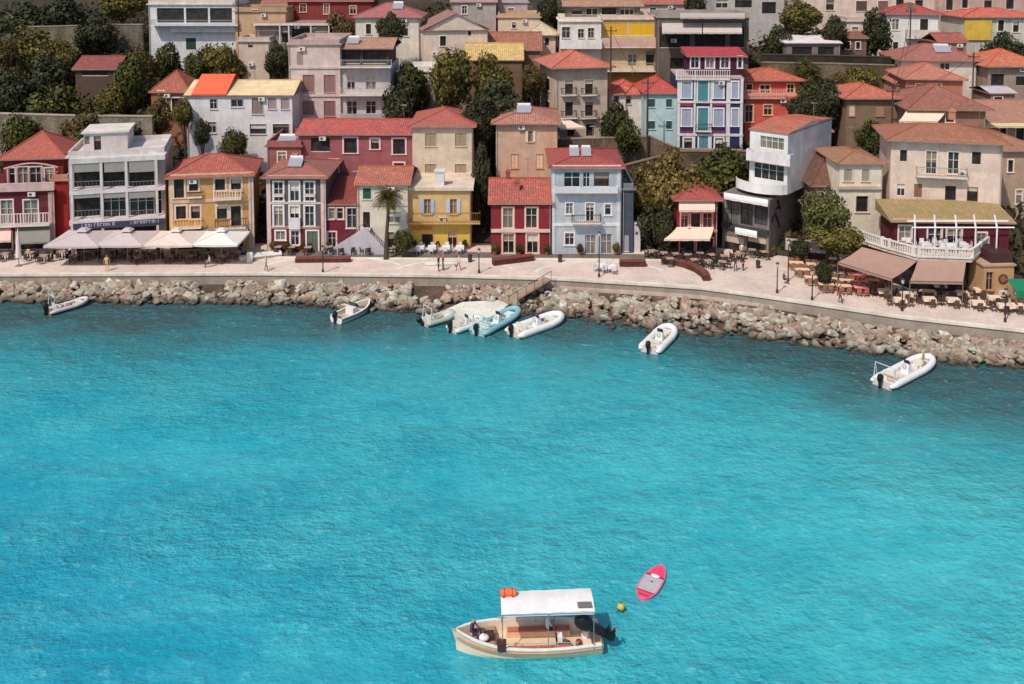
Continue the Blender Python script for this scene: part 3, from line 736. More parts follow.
# beige kiosk at the right
h = House('beige_kiosk', 'small beige kiosk with a round emblem and a dark box on its roof', 983, 1013, 298, None, rz=4)
h.body(266, 4.5, (184, 142, 100), [(986, 272, 993, 290, 'g')], fr=(170, 130, 100)); 
mb = MB(); mb.box(h.u0 - .15, -.15, h.ve, h.u1 + .15, 4.6, h.ve + .16); h.part(mb, 'roof', plaster((175, 140, 115)))
mb = MB(); mb.box(h.u0 + .9, .4, h.ve + .16, h.u1 + .1, 3.2, h.ve + 1.2); h.part(mb, 'roof_box', paint((60, 34, 34)))
mb = MB(); q = h.hit(1003, 279)
mb.tube([(q[0], -.06, q[1]), (q[0], .02, q[1])], .5, 18); e = h.part(mb, 'emblem', paint((96, 52, 44)))
mb = MB(); mb.tube([(q[0], -.08, q[1]), (q[0], -.061, q[1])], .3, 18); mb.build('emblem_centre', paint((140, 96, 70)), e)
# ================================================================== SECOND ROW
h = House('long_rose_house', 'long rose red house with red tiled roof behind the slate house', 300, 414, 215, 114)
h.body(134, 9, (150, 84, 88), [(311, 138, 330, 152, 'dn'), (344, 138, 357, 153, 'd'), (371, 139, 379, 149, 'd'), (393, 139, 405, 154, 'd'), (394, 163, 404, 174, 'd'), (330, 160, 338, 172, 'd')], fr=(215, 180, 180), fw=.2)
h.roof('gx', 119, (184, 74, 66), o=.4)
h = House('dusky_pink_house', 'dusky pink low wing with a white water tank, left of the rose house', 268, 302, 200, 113.5)
h.body(147, 8, (150, 92, 88), [(278, 152, 286, 162, 'g')]); h.roof('flat', 140, (150, 90, 85), mat=plaster((150, 92, 86)), heater=(287, .2, 2.2))
h = House('tall_cream_house', 'tall cream house with taupe shutters and red hipped roof above the yellow house', 413, 473, 205, 113.5)
h.body(126, 9, (200, 180, 158), grid([(425, 436), (455, 466)], [(133, 146), (164, 177)], 's:150,132,108'), fr=(195, 175, 155), fw=.06)
h.roof('hip', 108, (192, 88, 70), o=.5)
h = House('salmon_house', 'square salmon beige house with cream shutters standing behind the crimson house', 496, 557, 210, 114)
h.body(123, 9, (192, 156, 130), [(528, 131, 533, 142, 'o:215,190,165'), (511, 154, 518, 168, 's:205,170,140'), (536, 154, 543, 168, 's:215,180,150'), (504, 180, 510, 188, 'dn')], fr=(180, 140, 115), fw=.05)
h.roof('hip', 107, (176, 108, 88), o=.6, heater=(524, .3, 1.8))
# ================================================================== THIRD ROW
h = House('white_row_house', 'long white house with an orange and a cream roof below the dark trees', 188, 293, 160, 121)
h.body(95, 8, (208, 206, 210), [(210, 99, 217, 109, 'g'), (231, 99, 243, 107, 'g'), (252, 98, 263, 114, 's:130,115,110'), (268, 98, 276, 109, 's:150,135,130'), (281, 98, 289, 109, 's:150,135,130'),
    (250, 124, 266, 134, 'd'), (273, 124, 289, 134, 'd'), (208, 122, 216, 133, 'g')], fr=(190, 180, 180), fw=.06)
h.roof('gx', 80, (205, 175, 130), o=.3, mat=plaster((222, 186, 140)))
mb = MB(); r0 = h.hit(192, 90)[0]; r1 = h.hit(227, 90)[0]; ve = h.ve
zr = h.v(75, -4); mb.face([(r0, -.35, ve + .2), (r1, -.35, ve + .2), (r1, 4, zr + .15), (r0, 4, zr + .15)]); mb.face([(r0, 8.3, ve + .2), (r1, 8.3, ve + .2), (r1, 4, zr + .15), (r0, 4, zr + .15)])
mb.face([(r0, -.35, ve), (r1, -.35, ve), (r1, -.35, ve + .2), (r0, -.35, ve + .2)]); h.part(mb, 'roof', paint((222, 92, 62), .8))
h = House('pink_apartment_house', 'three storey pink and grey apartment house with covered roof terrace and balconies', 290, 341, 140, 126, rz=0)
h.body(45, 10, (198, 178, 172), [(297, 52, 303, 65, 'sn:150,130,125'), (303, 75, 314, 92, 's:140,105,100'), (324, 75, 335, 92, 's:140,105,100'), (303, 101, 314, 114, 's:140,105,100'), (324, 101, 335, 116, 's:130,90,90')], fr=(170, 140, 135), fw=.05)
h.roof('flat', 42, WH, mat=plaster((176, 152, 146)))
for y in (66, 94): h.band(290, y, 341, y + 2.5, (200, 180, 176), d=.15)
e = House('x', None, 341, 391, 140, 126.4, of=h)
e.body(66, 9.5, (184, 178, 178), [(347, 75, 355, 90, 'gn'), (366, 75, 376, 90, 'gn'), (347, 101, 357, 116, 'gn'), (366, 101, 376, 114, 'gn')], name='wing')
e.balcony(340, 391, 60, 67, 1.3, 'bars', (150, 145, 145)); e.balcony(340, 391, 88, 95, 1.3, 'bars', (160, 150, 150)); e.balcony(340, 391, 114, 121, 1.3, 'solid', (165, 155, 155))
t = House('x', None, 341, 389, 66, 127.0, of=h)
t.body(48, 8, (70, 58, 56), [(343, 51, 360, 64, 'dn'), (363, 51, 386, 64, 'dn')], name='roof_terrace', base=0)
t.roof('gx', 38, (176, 122, 96), o=.7, heater=(353, .2, 1.6))
h = House('grey_hotel', 'square taupe house with four balconied doors and low terracotta roof standing above the gardens', 556, 607, 137, 127, rz=12)
h.body(67, 9, (184, 164, 148), grid([(565, 573), (585, 593)], [(80, 94), (102, 116)], 'd') + [(567, 124, 574, 136, 'd'), (586, 124, 594, 136, 'd'), (545, 78, 550, 90, 's:60,50,45', 'L'), (545, 101, 550, 112, 's:60,50,45', 'L')], fr=(190, 170, 155), fw=.1)
h.roof('hip', 50, (190, 96, 72), o=.9)
for y in (94, 117):
    for x in (562, 582): h.balcony(x, x + 15, y - 6, y + 1, .7, 'bars', (50, 42, 40))
h.band(540, 118, 607, 120, (190, 165, 150))
h.awning(548, 118, 566, 130, 2.4, (205, 185, 170), x0b=560, x1b=586)
h = House('yellow_blind_house', 'cream apartment house with golden yellow blinds and wrap-round balconies', 601, 656, 92, 143, rz=0)
h.body(20, 9, (200, 178, 140), [(604, 23, 627, 36, 'sn:205,165,50'), (629, 23, 654, 36, 'sn:215,172,40'), (628, 54, 637, 66, 'gn'), (646, 51, 654, 66, 'dn')], fw=0, split=(72, (196, 142, 50)))
h.roof('flat', 14, WH, mat=plaster((200, 180, 160)))
h.balcony(600, 656, 38, 47, 1.3, 'solid', (205, 165, 150)); h.balcony(600, 657, 63, 71, 1.3, 'bars', (160, 150, 140))
e = House('x', None, 560, 601, 60, 141.5, of=h)
e.body(22, 8, (215, 205, 198), [(562, 27, 570, 38, 'g'), (578, 29, 584, 38, 'g'), (588, 28, 594, 38, 'g'), (574, 48, 580, 56, 'g')], name='white_wing', fr=(190, 175, 165), fw=.05)
e.roof('flat', 14, WH, mat=plaster((215, 200, 185))); e.balcony(560, 602, 40, 48, 1.2, 'solid', (225, 215, 208))
t = House('x', None, 566, 640, 22, 146, of=h)
t.body(6, 5, (120, 105, 92), [(572, 8, 582, 15, 'dn'), (586, 8, 598, 15, 'gn'), (602, 8, 616, 15, 'dn'), (620, 8, 634, 15, 'gn')], name='penthouse', base=-1); t.roof('gx', 0, (170, 120, 95), o=.6)
h = House('aqua_house', 'pale aqua house with green shutters and bright red roof beside the navy house', 645, 678, 136, 125.5)
h.body(93, 8, (170, 196, 200), grid([(648, 655), (666, 672)], [(99, 107), (121, 129)], 's:40,80,75'), fr=(180, 200, 200), fw=.05)
h.roof('hip', 77, (205, 66, 52), o=.4)
h = House('white_cottage', 'small white cottage with a patched red roof squeezed left of the aqua house', 609, 645, 140, 129.5)
h.body(94, 7, (210, 196, 188), [(614, 96, 619, 104, 'g'), (626, 96, 631, 104, 'g')], fr=(180, 160, 150), fw=.05); h.roof('hip', 80, (198, 80, 60), o=.4)
h = House('navy_house', 'tall navy blue and crimson house with white pilasters, teal doors and a white roof parapet', 677, 743, 152, 124.5, rz=-3)
cx = [(682, 691), (698, 708), (714, 723)]
h.body(79, 9, (44, 52, 84), grid([cx[0], cx[2]], [(82, 98), (109, 126)], 's:150,160,180') + grid([cx[1]], [(81, 101), (108, 130)], 's:70,130,135') + [(732, 82, 738, 98, 's:150,160,180'), (732, 109, 738, 126, 's:150,160,180'),
    (684, 138, 692, 151, 'd'), (699, 136, 708, 152, 's:90,130,140'), (715, 138, 723, 152, 'd')], fr=(215, 205, 210), fw=.2)
mb = MB(); mb.box(h.u0, .02, h.ve, h.u1, 9, h.ve + .2); h.part(mb, 'roof', plaster((170, 150, 150)))
h.balcony(676, 730, 70, 79, .3, 'bal', (215, 205, 205))
for a, b in ((677, 680), (693.5, 695.5), (710, 712), (726, 730), (740, 743)): h.pil(a, 79, b, 152, (205, 205, 215))
for a, b in ((680, 693), (712, 726)):
    h.band(a, 103, b, 106, (150, 40, 80)); h.band(a, 131, b, 133, (150, 40, 80))
h.band(677, 101, 743, 103, (210, 205, 215), d=.12); h.band(677, 133.5, 743, 136, (205, 205, 215), d=.12)
h.balcony(696, 712, 124, 131, .5, 'bars', (60, 60, 90))
e = House('x', None, 689, 744, 79, 127, rz=-3, of=h)
e.body(56, 6, (70, 30, 50), [(691, 57, 699, 68, 'g'), (706, 57, 714, 68, 'g'), (721, 57, 729, 68, 'g'), (738, 56, 742, 68, 'g')], name='attic', fr=(210, 195, 200), fw=.15, base=0); e.roof('shed', 47, (178, 40, 52), o=.4)
h = House('orange_house', 'orange red house with recessed upper terrace right of the navy house', 744, 802, 150, 126.5)
h.body(97, 9, (196, 82, 62), [(744, 105, 753, 122, 'g'), (764, 105, 772, 115, 'g')], fr=(215, 160, 130), fw=.14)
mb = MB(); mb.box(h.u0, .02, h.ve, h.u1, 9, h.ve + .15); h.part(mb, 'terrace', plaster((200, 130, 110)))
h.balcony(728, 786, 90, 98, .5, 'bal', (205, 150, 140), slab=(200, 140, 125))
e = House('x', None, 742, 800, 99, 129.5, of=h)
e.body(80, 6.5, (184, 76, 58), [(746, 84, 752, 97, 'd'), (760, 85, 770, 97, 'g'), (787, 84, 794, 97, 'g')], name='upper_storey', fr=(215, 190, 160), base=0, fw=.08); e.roof('hip', 68, (184, 84, 58), o=.6)
h = House('orange_annex', 'low orange lean-to with pale wall behind the white corner house', 796, 830, 150, 119)
h.body(131, 7, (205, 190, 190), [(829 - 25, 137, 808, 144, 'gn'), (811, 137, 815, 144, 'gn'), (818, 137, 822, 144, 'gn')], fw=0); h.roof('gx', 121, (190, 74, 52), o=.4)
h = House('awning_restaurant', 'dark hillside restaurant with broad grey awnings above the navy house', 657, 748, 85, 140, rz=0)
h.body(18, 8, (104, 92, 84), [(660, 27, 690, 48, 'dn'), (695, 27, 725, 48, 'dn'), (730, 27, 744, 48, 'dn'), (670, 58, 700, 72, 'dn')], fw=0); h.roof('flat', 12, WH, mat=plaster((150, 142, 135)))
h.awning(662, 23, 702, 34, 3, (170, 160, 155)); h.awning(703, 23, 742, 34, 3, (178, 168, 160)); h.awning(680, 13, 745, 19, 2.2, (160, 150, 145))
# upper left
h = House('red_roof_cabin', 'low cabin with a dusty red roof half hidden among the dark trees', 76, 116, 92, 133)
h.body(69, 6, (90, 70, 62), [(82, 71, 108, 76, 'dn')]); h.roof('gx', 56, (150, 66, 60), o=.4)
h = House('rust_house', 'rust brown house front with a small gabled porch roof at the garden edge', 152, 190, 130, 129)
h.body(92, 6, (150, 96, 70), [(158, 78, 164, 90, 'd'), (160, 98, 166, 112, 'd'), (172, 98, 184, 114, 'd')]); h.roof('hip', 70, (176, 86, 60), o=.3)
h = House('white_villa', 'white villa with long covered balcony and green shutter in the upper left', 150, 236, 62, 148)
h.body(5, 8, (200, 204, 208), [(157, 8, 184, 23, 'dn'), (186, 8, 208, 23, 'dn'), (210, 8, 232, 23, 'dn'), (186, 38, 196, 50, 's:40,60,50')], fw=0)
h.roof('flat', 0, WH, mat=plaster((200, 190, 180))); h.balcony(150, 238, 20, 25, 1.6, 'bars', (150, 150, 155), slab=(200, 200, 205)); h.band(172, 26, 238, 32, (205, 205, 212), d=.6)
h = House('tan_house', 'plain tan stuccoed house stepping down right of the white villa', 236, 287, 62, 147)
h.body(12, 8, (186, 152, 116), [(252, 2, 258, 9, 'd'), (262, 28, 286, 40, 'dn')], fw=.05); h.roof('flat', 8, WH, mat=plaster((170, 140, 115)))
h = House('small_white_store', 'small off-white store room with one tiny window below the tan house', 239, 270, 72, 142)
h.body(42, 5, (196, 176, 160), [(248, 43, 253, 48, 'd')], fw=0); h.roof('flat', 40, WH, mat=plaster((190, 172, 158)))
h = House('arcade_house', 'grey house with an arched white veranda below the red house', 256, 330, 66, 145)
h.body(24, 7, (130, 120, 115), [(282, 27, 288, 43, 'dn'), (292, 28, 310, 43, 'dn'), (314, 26, 328, 43, 'dn')], fw=0); h.roof('shed', 20, (165, 120, 105), o=.5)
mb = MB()
for x in (280, 289, 311, 329): u = h.hit(x, 40, .9)[0]; h.fbox(mb, 'F', u - .1, h.v(44), u + .1, h.v(25), .8, 1.0)
h.fbox(mb, 'F', h.u0, h.v(25), h.u1, h.v(23), .75, 1.05); h.part(mb, 'veranda', plaster((205, 195, 190)))
h = House('brick_red_house', 'brick red house with a white framed window at the top left of centre', 288, 372, 48, 152)
h.body(1, 8, (128, 52, 48), [(324, 4, 329, 14, 'g'), (300, 4, 306, 12, 'g'), (350, 6, 356, 14, 'g')], fr=(205, 160, 150)); h.roof('gx', -14, (176, 70, 62), o=.4)
h = House('pink_roof_house', 'pale house with a faded pink roof and a solar heater behind the pink apartment house', 356, 420, 66, 141)
h.body(17, 8, (214, 202, 192), [(366, 24, 371, 34, 'd'), (384, 26, 390, 36, 'd'), (402, 25, 408, 36, 'd')]); h.roof('hip', 3, (184, 96, 92), o=.5, heater=(398, .3, 1.6))
h = House('gabled_beige_house', 'beige house with a broad low gable facing the bay', 424, 488, 64, 138, rz=12)
h.body(30, 9, (216, 190, 172), [(468, 31, 471, 36, 'dn'), (440, 36, 446, 46, 'd')], gable=('y', 14)); h.roof('gy', 14, (170, 110, 98), o=.3)
h = House('mustard_roof_house', 'low house with a long mustard ochre roof beside the tall olive tree', 466, 522, 78, 133)
h.body(60, 7, (120, 92, 70), [(480, 64, 486, 72, 'd')]); h.roof('gx', 43, (206, 158, 82), o=.3)
h = House('brown_roof_house', 'weathered house with a brown tiled roof behind the mustard roof', 456, 540, 70, 138.5)
h.body(50, 7, (140, 104, 84), [(500, 52, 504, 58, 'd')]); h.roof('gx', 32, (160, 92, 66), o=.4)
h = House('ivory_terrace_house', 'ivory block with a flat terrace at the top centre', 498, 540, 55, 152)
h.body(18, 8, (208, 188, 164), [(512, 22, 516, 28, 'd')]); h.roof('flat', 14, WH, mat=plaster((180, 150, 120)))
h = House('peach_gable_house', 'small peach house with cream hip roof left of the yellow blind house', 527, 556, 68, 144)
h.body(35, 7, (216, 178, 156), [(534, 38, 538, 46, 'd'), (545, 38, 549, 46, 'd')], fw=0); h.roof('hip', 22, (214, 176, 140), o=.5)
h = House('grey_gable_house', 'pale grey house with steep side gable at the top', 452, 496, 40, 156)
h.body(2, 8, (165, 152, 150), [(462, 6, 467, 14, 'g')]); h.roof('gx', -10, (170, 130, 120), o=.3)
h = House('lilac_block', 'flat lilac grey block at the top centre edge', 498, 528, 36, 160)
h.body(3, 7, (160, 150, 160), [(508, 8, 514, 14, 'g')]); h.roof('flat', 0, WH, mat=plaster((170, 160, 165)))
# top centre/right
h = House('beige_hill_house', 'beige house with a red side roof behind the yellow blind house', 640, 690, 38, 158)
h.body(4, 8, (206, 186, 172), [(650, 8, 656, 16, 'd'), (668, 8, 676, 16, 'd')]); h.roof('gx', -8, (168, 84, 72), o=.4)
h = House('grey_balcony_house', 'grey house with glazed balcony between the dark restaurant and the bushes', 714, 784, 42, 157)
h.body(-6, 8, (176, 172, 168), [(716, 0, 728, 8, 'gn'), (735, 0, 752, 8, 'dn'), (762, 2, 776, 14, 'dn')]); h.roof('flat', -10, WH, mat=plaster((150, 145, 140)))
h = House('long_cream_block', 'long cream apartment block with brown doors along the top edge', 800, 940, 50, 160)
h.body(-9, 9, (208, 186, 172), [(856, 1, 867, 11, 's:90,70,62'), (878, 1, 888, 12, 's:120,95,85'), (896, -2, 904, 8, 'd'), (826, 0, 834, 10, 'd'), (915, 0, 923, 10, 'd')], fw=.05); h.roof('flat', -12, WH, mat=plaster((170, 140, 130)))
h = House('rosy_block', 'rosy brown block with dark doors at the top right', 938, 1040, 50, 158)
h.body(-8, 9, (186, 154, 144), [(946, -2, 953, 10, 'd'), (962, -2, 968, 8, 'd'), (984, -2, 992, 9, 'd'), (1006, -2, 1014, 9, 'd')], fw=.05); h.roof('gx', -20, (170, 90, 70), o=.4)
h = House('white_red_house', 'white and grey house with a small red roof and slim chimney at upper right', 886, 938, 56, 146, rz=-14)
h.body(14, 7, (222, 218, 218), [(892, 19, 899, 30, 'g'), (920, 19, 928, 34, 'd'), (918, 41, 926, 52, 's:160,90,80'), (893, 42, 898, 50, 'd')]); h.roof('hip', 3, (170, 66, 58), o=.5, chim=[(911, .1, 1.0, .6, (120, 110, 105))])
h.balcony(906, 940, 30, 38, 1.0, 'solid', (200, 190, 186))
h = House('golden_yellow_house', 'golden yellow house with white wing and orange red roof at the right edge', 963, 1036, 55, 144)
h.body(17, 8, (190, 182, 170), [(998, 20, 1004, 31, 'd'), (1013, 21, 1019, 32, 'd')]); h.roof('hip', 8, (200, 84, 60), o=.5)
h.band(964, 20, 991, 40, (214, 172, 30), 'yellow_front', d=.25)
h = House('carport_roof_house', 'low hillside house under a dusky red roof with white solar panels', 900, 976, 82, 131, rz=-6)
h.body(60, 8, (218, 196, 182), [(940, 63, 950, 70, 'gn')]); h.roof('hip', 44, (172, 92, 80), o=.6, heater=(943, .25, 2.2))
h = House('bright_orange_roof_house', 'stone coloured house under a bright orange roof at the right edge', 987, 1040, 100, 128, rz=0)
h.body(66, 8, (150, 130, 116), [(991, 74, 1004, 86, 'dn'), (1016, 74, 1026, 86, 'dn')], fr=(180, 160, 150)); h.roof('hip', 49, (222, 96, 56), o=.7)
h = House('terracotta_cottage', 'small terracotta cottage with a stepped salmon roof among the tiled roofs', 905, 962, 110, 123, rz=-8)
h.body(79, 8, (176, 110, 90), [(916, 84, 922, 94, 'g'), (934, 84, 941, 94, 'g')]); h.roof('hip', 63, (196, 108, 82), o=.5)
h = House('olive_brown_house', 'olive brown house with pale shutters and orange tiled roof by the stone wall', 846, 899, 128, 118)
h.body(98, 8, (130, 104, 82), [(849, 105, 855, 116, 's:200,175,155'), (876, 105, 884, 116, 's:160,125,100')], fr=(150, 120, 100), fw=.04); h.roof('hip', 83, (190, 92, 62), o=.55)
h = House('broad_brown_roof_house', 'house under a broad brown tiled roof with a cream awning behind the restaurant', 910, 985, 135, 113.5, rz=-4)
h.body(109, 10, (150, 112, 92), [(946, 112, 954, 122, 'd'), (918, 113, 926, 122, 'd')]); h.roof('hip', 84, (156, 88, 68), o=.7)
h.awning(906, 111, 946, 123, 2.5, (215, 190, 170), x0b=899, x1b=938)
h = House('right_edge_house', 'cluttered sand coloured house with a pale canvas roof at the right edge', 985, 1040, 160, 116)
h.body(122, 9, (176, 142, 116), [(1016, 126, 1024, 140, 'd'), (1000, 128, 1006, 140, 'd')]); h.roof('gx', 100, (186, 120, 92), o=.6)
h.awning(975, 121, 1036, 128, 2.0, (196, 176, 142))
h = House('olive_gable_house', 'pale olive cottage roofed in faded tiles behind the restaurant roof', 985, 1040, 235, 106)
h.body(150, 9, (170, 140, 120), [(1008, 160, 1013, 172, 'd'), (1016, 190, 1022, 204, 'g')]); h.roof('hip', 132, (170, 108, 82), o=.5)
h = House('white_garage', 'low white roofed garage standing on top of the stone wall', 786, 840, 60, 138, rz=0)
h.body(43, 5, (120, 112, 108), [(792, 47, 812, 56, 'dn'), (818, 47, 834, 56, 'dn')], fw=0); h.roof('shed', 35, WH, o=.3, mat=plaster((205, 200, 205)))

h = House('small_red_roof_shed', 'tiny house under a dull red roof beside the golden yellow house', 938, 966, 62, 137)
h.body(42, 5, (150, 120, 108), [(944, 46, 950, 56, 'd')]); h.roof('gx', 33, (160, 76, 62), o=.3)
h = House('pale_shed', 'grey shed with a flat white slab roof right of the pink apartment house', 398, 436, 100, 130)
h.body(72, 6, (140, 134, 128), [(404, 76, 410, 88, 'd'), (420, 76, 428, 84, 'g')]); h.roof('flat', 70, WH, mat=plaster((205, 200, 200)))
h = House('tarp_shed', 'low shed with lilac grey sheet roof below the bright orange roof', 990, 1014, 112, 122.5)
h.body(93, 5, (130, 110, 100), [(994, 97, 1002, 106, 'd')]); h.roof('gx', 86, (150, 140, 150), o=.3, mat=plaster((180, 168, 178)))
h = House('salmon_gable_house', 'narrow salmon pink house with a gable front between the tiled roofs', 896, 914, 108, 126.5, rz=-6)
h.body(84, 6, (196, 136, 118), [(902, 88, 906, 96, 'd')], gable=('y', 76)); h.roof('gy', 76, (186, 96, 72), o=.25)
h = House('beige_terrace_flat', 'beige flat roofed flat with a parapet left of the white and red roofed house', 846, 884, 62, 150)
h.body(22, 6, (212, 192, 178), [(852, 27, 858, 38, 'd'), (868, 27, 875, 36, 'g')]); h.roof('flat', 20, WH, mat=plaster((190, 170, 158)))
h = House('umber_house', 'umber house wall with two small windows right of the garage', 838, 866, 66, 141.5)
h.body(38, 5, (120, 92, 78), [(846, 42, 850, 49, 'd'), (856, 42, 860, 49, 'd')]); h.roof('gx', 32, (150, 84, 66), o=.3)
h = House('plum_house', 'dull plum house with a faded tile roof at the left of the brick red house', 262, 296, 40, 155)
h.body(6, 6, (140, 112, 110), [(270, 9, 276, 18, 'g')]); h.roof('gx', -4, (156, 92, 80), o=.3)
h = House('sand_gable_house', 'sand coloured gabled house just left of the yellow blind house roof line', 598, 640, 20, 163)
h.body(-3, 6, (178, 148, 120), [(610, 0, 616, 8, 'd')]); h.roof('gx', -12, (170, 100, 76), o=.4)
for h_ in HOUSES: clutter(h_)
# ================================================================== GROUND, QUAY, WATER
def interp(tab, x):
    if x <= tab[0][0]: a, b = tab[0], tab[1]
    elif x >= tab[-1][0]: a, b = tab[-2], tab[-1]
    else:
        for a, b in zip(tab, tab[1:]):
            if a[0] <= x <= b[0]: break
    return a[1] + (b[1] - a[1]) * (x - a[0]) / (b[0] - a[0])
EDGE = [(-60, 275), (0, 275), (260, 274), (450, 276), (560, 279), (640, 284), (700, 288), (760, 296), (820, 305), (900, 317), (1024, 331), (1100, 341)]
WLINE = [(-60, 305), (0, 303), (100, 304), (280, 306), (400, 313), (560, 317), (640, 331), (740, 338), (850, 352), (960, 366), (1024, 371), (1100, 380)]
edge = [atZ(x, interp(EDGE, x), PZ) for x in range(-60, 1101, 20)]
wl = [atZ(x, interp(WLINE, x), 0) for x in range(-60, 1101, 20)]
edge = [Vector((edge[0].x - 150, edge[0].y, PZ))] + edge + [Vector((edge[-1].x + 120, edge[-1].y - 25, PZ))]
wl = [Vector((wl[0].x - 150, wl[0].y, 0))] + wl + [Vector((wl[-1].x + 120, wl[-1].y - 25, 0))]
def paving(rgb, name, sc=1.3):
    m, t, b = newmat(name); c = lin(rgb, 1.0); v = coords(t)
    br = N(t, 'ShaderNodeTexBrick'); t.links.new(v, br.inputs[0]); br.inputs['Scale'].default_value = sc
    br.inputs['Color1'].default_value = c; br.inputs['Color2'].default_value = dark(c, .86); br.inputs['Mortar'].default_value = dark(c, .6); br.inputs['Mortar Size'].default_value = .012
    cc = mixc(t, rng(t, noi(t, v, .35, 6, .6), .4, .68, 0, .75), br.outputs[0], dark(c, .62))
    cc = mixc(t, rng(t, noi(t, v, 2.4, 5, .6), .5, .75, 0, .5), cc, dark(c, .5))
    t.links.new(cc, b.inputs['Base Color']); b.inputs['Roughness'].default_value = .85
    bump(t, noi(t, v, 5, 4), .3, .03, b); return m
pave = paving((232, 212, 200), 'promenade_paving')
mb = MB(); back = [Vector((p.x * 1.0, 116, PZ)) for p in edge]
for q in range(len(edge) - 1): mb.face([edge[q], edge[q + 1], back[q + 1], back[q]])
tag(mb.build('promenade', pave), kind='structure')
# quay wall with coping
mb = MB(); off = Vector((0, 0, 0))
for q in range(len(edge) - 1):
    a, b = edge[q], edge[q + 1]; d_ = (b - a).normalized(); n_ = Vector((d_.y, -d_.x, 0))
    mb.face([a - Vector((0, 0, 2.6)), b - Vector((0, 0, 2.6)), b, a], 0)
    p = [a - n_ * .35, b - n_ * .35, a + n_ * .12, b + n_ * .12]
    mb.hexa([v_ + Vector((0, 0, -.12)) for v_ in p] + [v_ + Vector((0, 0, .13)) for v_ in p], 1)
tag(mb.build('quay_wall', [plaster((150, 138, 128)), plaster((216, 200, 186))]), kind='structure')
# lower walk seen along the right half of the quay
mb = MB(); lw = [atZ(x, interp(EDGE, x) + 7.5, PZ - .75) for x in range(560, 1101, 20)]; lw2 = [edge[1 + (x + 60) // 20] - Vector((0, 0, .75)) for x in range(560, 1101, 20)]
for q in range(len(lw) - 1):
    a, b, c, d_ = lw[q], lw[q + 1], lw2[q + 1], lw2[q]; c = c.copy(); d_ = d_.copy(); dn = Vector((0, 0, .9))
    mb.face([a, b, c, d_]); mb.face([a - dn, b - dn, b, a])
tag(mb.build('quay_ledge', plaster((190, 172, 156))), kind='structure')
# street in front of the houses
asph, t_, b_ = newmat('worn_asphalt'); v_ = coords(t_)
t_.links.new(mixc(t_, rng(t_, noi(t_, v_, .6, 6), .35, .7, 0, 1), (.20, .165, .145, 1), (.10, .083, .075, 1)), b_.inputs['Base Color']); b_.inputs['Roughness'].default_value = .9
mb = MB(); st_ = [(262, 250, 257), (330, 251, 258), (480, 252, 259), (560, 254, 259), (640, 254, 260), (672, 255, 260)]
for (xa, ta, ba), (xb, tb, bb) in zip(st_, st_[1:]):
    mb.face([atZ(xa, ba, PZ + .004), atZ(xb, bb, PZ + .004), atZ(xb, tb, PZ + .004), atZ(xa, ta, PZ + .004)])
tag(mb.build('street', asph), kind='structure')
mb = MB()
for (xa, ta, ba), (xb, tb, bb) in zip(st_, st_[1:]):
    a, b = atZ(xa, ba, PZ), atZ(xb, bb, PZ); u = Vector((0, -.2, 0)); z0 = Vector((0, 0, .12))
    mb.hexa([a + u, b + u, a, b, a + u + z0, b + u + z0, a + z0, b + z0])
tag(mb.build('kerb', plaster((220, 205, 192))), kind='structure')
# pale circular paving bands in the plaza
band_m = plaster((236, 214, 200))
for nm, cpx, rr, a0, a1 in (('paving_band', (455, 268), 6.5, 10, 170), ('paving_band', (600, 270), 7.0, 10, 175), ('paving_band', (330, 267), 8, 20, 160)):
    c = atZ(cpx[0], cpx[1] + 3, PZ + .006); mb = MB()
    for q in range(24):
        A_ = R(a0 + (a1 - a0) * q / 24); B_ = R(a0 + (a1 - a0) * (q + 1) / 24)
        f = lambda an, r: (c.x + r * math.cos(an), c.y + r * .55 * math.sin(an), c.z)
        mb.face([f(A_, rr), f(B_, rr), f(B_, rr - .5), f(A_, rr - .5)])
    tag(mb.build(nm, band_m), kind='structure')
# hillside
soil, t_, b_ = newmat('hillside_soil'); v_ = coords(t_)
cc = mixc(t_, rng(t_, noi(t_, v_, .12, 6), .4, .65, 0, 1), (.020, .019, .011, 1), (.07, .052, .035, 1))
cc = mixc(t_, rng(t_, noi(t_, v_, 1.2, 5), .5, .7, 0, .7), cc, (.035, .034, .018, 1))
t_.links.new(cc, b_.inputs['Base Color']); b_.inputs['Roughness'].default_value = 1; bump(t_, noi(t_, v_, 1.5, 6), 1, .4, b_)
mb = MB(); xs = [-400, -250] + [x for x in range(-150, 151, 5)] + [250, 400]; ys = [0, 3, 7, 11, 16] + [20 + 5 * k for k in range(22)] + [160, 220, 320, 500]
for x in xs:
    for y in ys:
        yy = hill_start(x) - .5 + y; z = terr(x, yy)
        if y > 3: z += 1.2 * noise.noise(Vector((x * .07, yy * .07, 0))) - .6
        if y == 0: z = PZ - .3
        mb.v.append((x, yy, z))
n_ = len(ys)
for i in range(len(xs) - 1):
    for j in range(n_ - 1):
        a = i * n_ + j; mb.f.append((a, a + n_, a + n_ + 1, a + 1)); mb.m.append(0); mb.uv.append([(0, 0)] * 4)
tag(mb.build('hillside', soil, smooth=True), kind='structure')
# embankment under the rocks
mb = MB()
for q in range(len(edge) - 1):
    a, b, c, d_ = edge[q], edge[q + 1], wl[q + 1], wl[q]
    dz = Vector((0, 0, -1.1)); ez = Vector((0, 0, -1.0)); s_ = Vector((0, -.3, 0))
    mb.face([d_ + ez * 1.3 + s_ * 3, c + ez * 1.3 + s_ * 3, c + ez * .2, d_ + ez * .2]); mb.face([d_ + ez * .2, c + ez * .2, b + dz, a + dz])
rockm = stone((96, 80, 68), 2.0, 'dark_rubble', .6)  # dark brown rubble tone for the slope beneath the boulders
tag(mb.build('embankment', rockm), kind='structure')
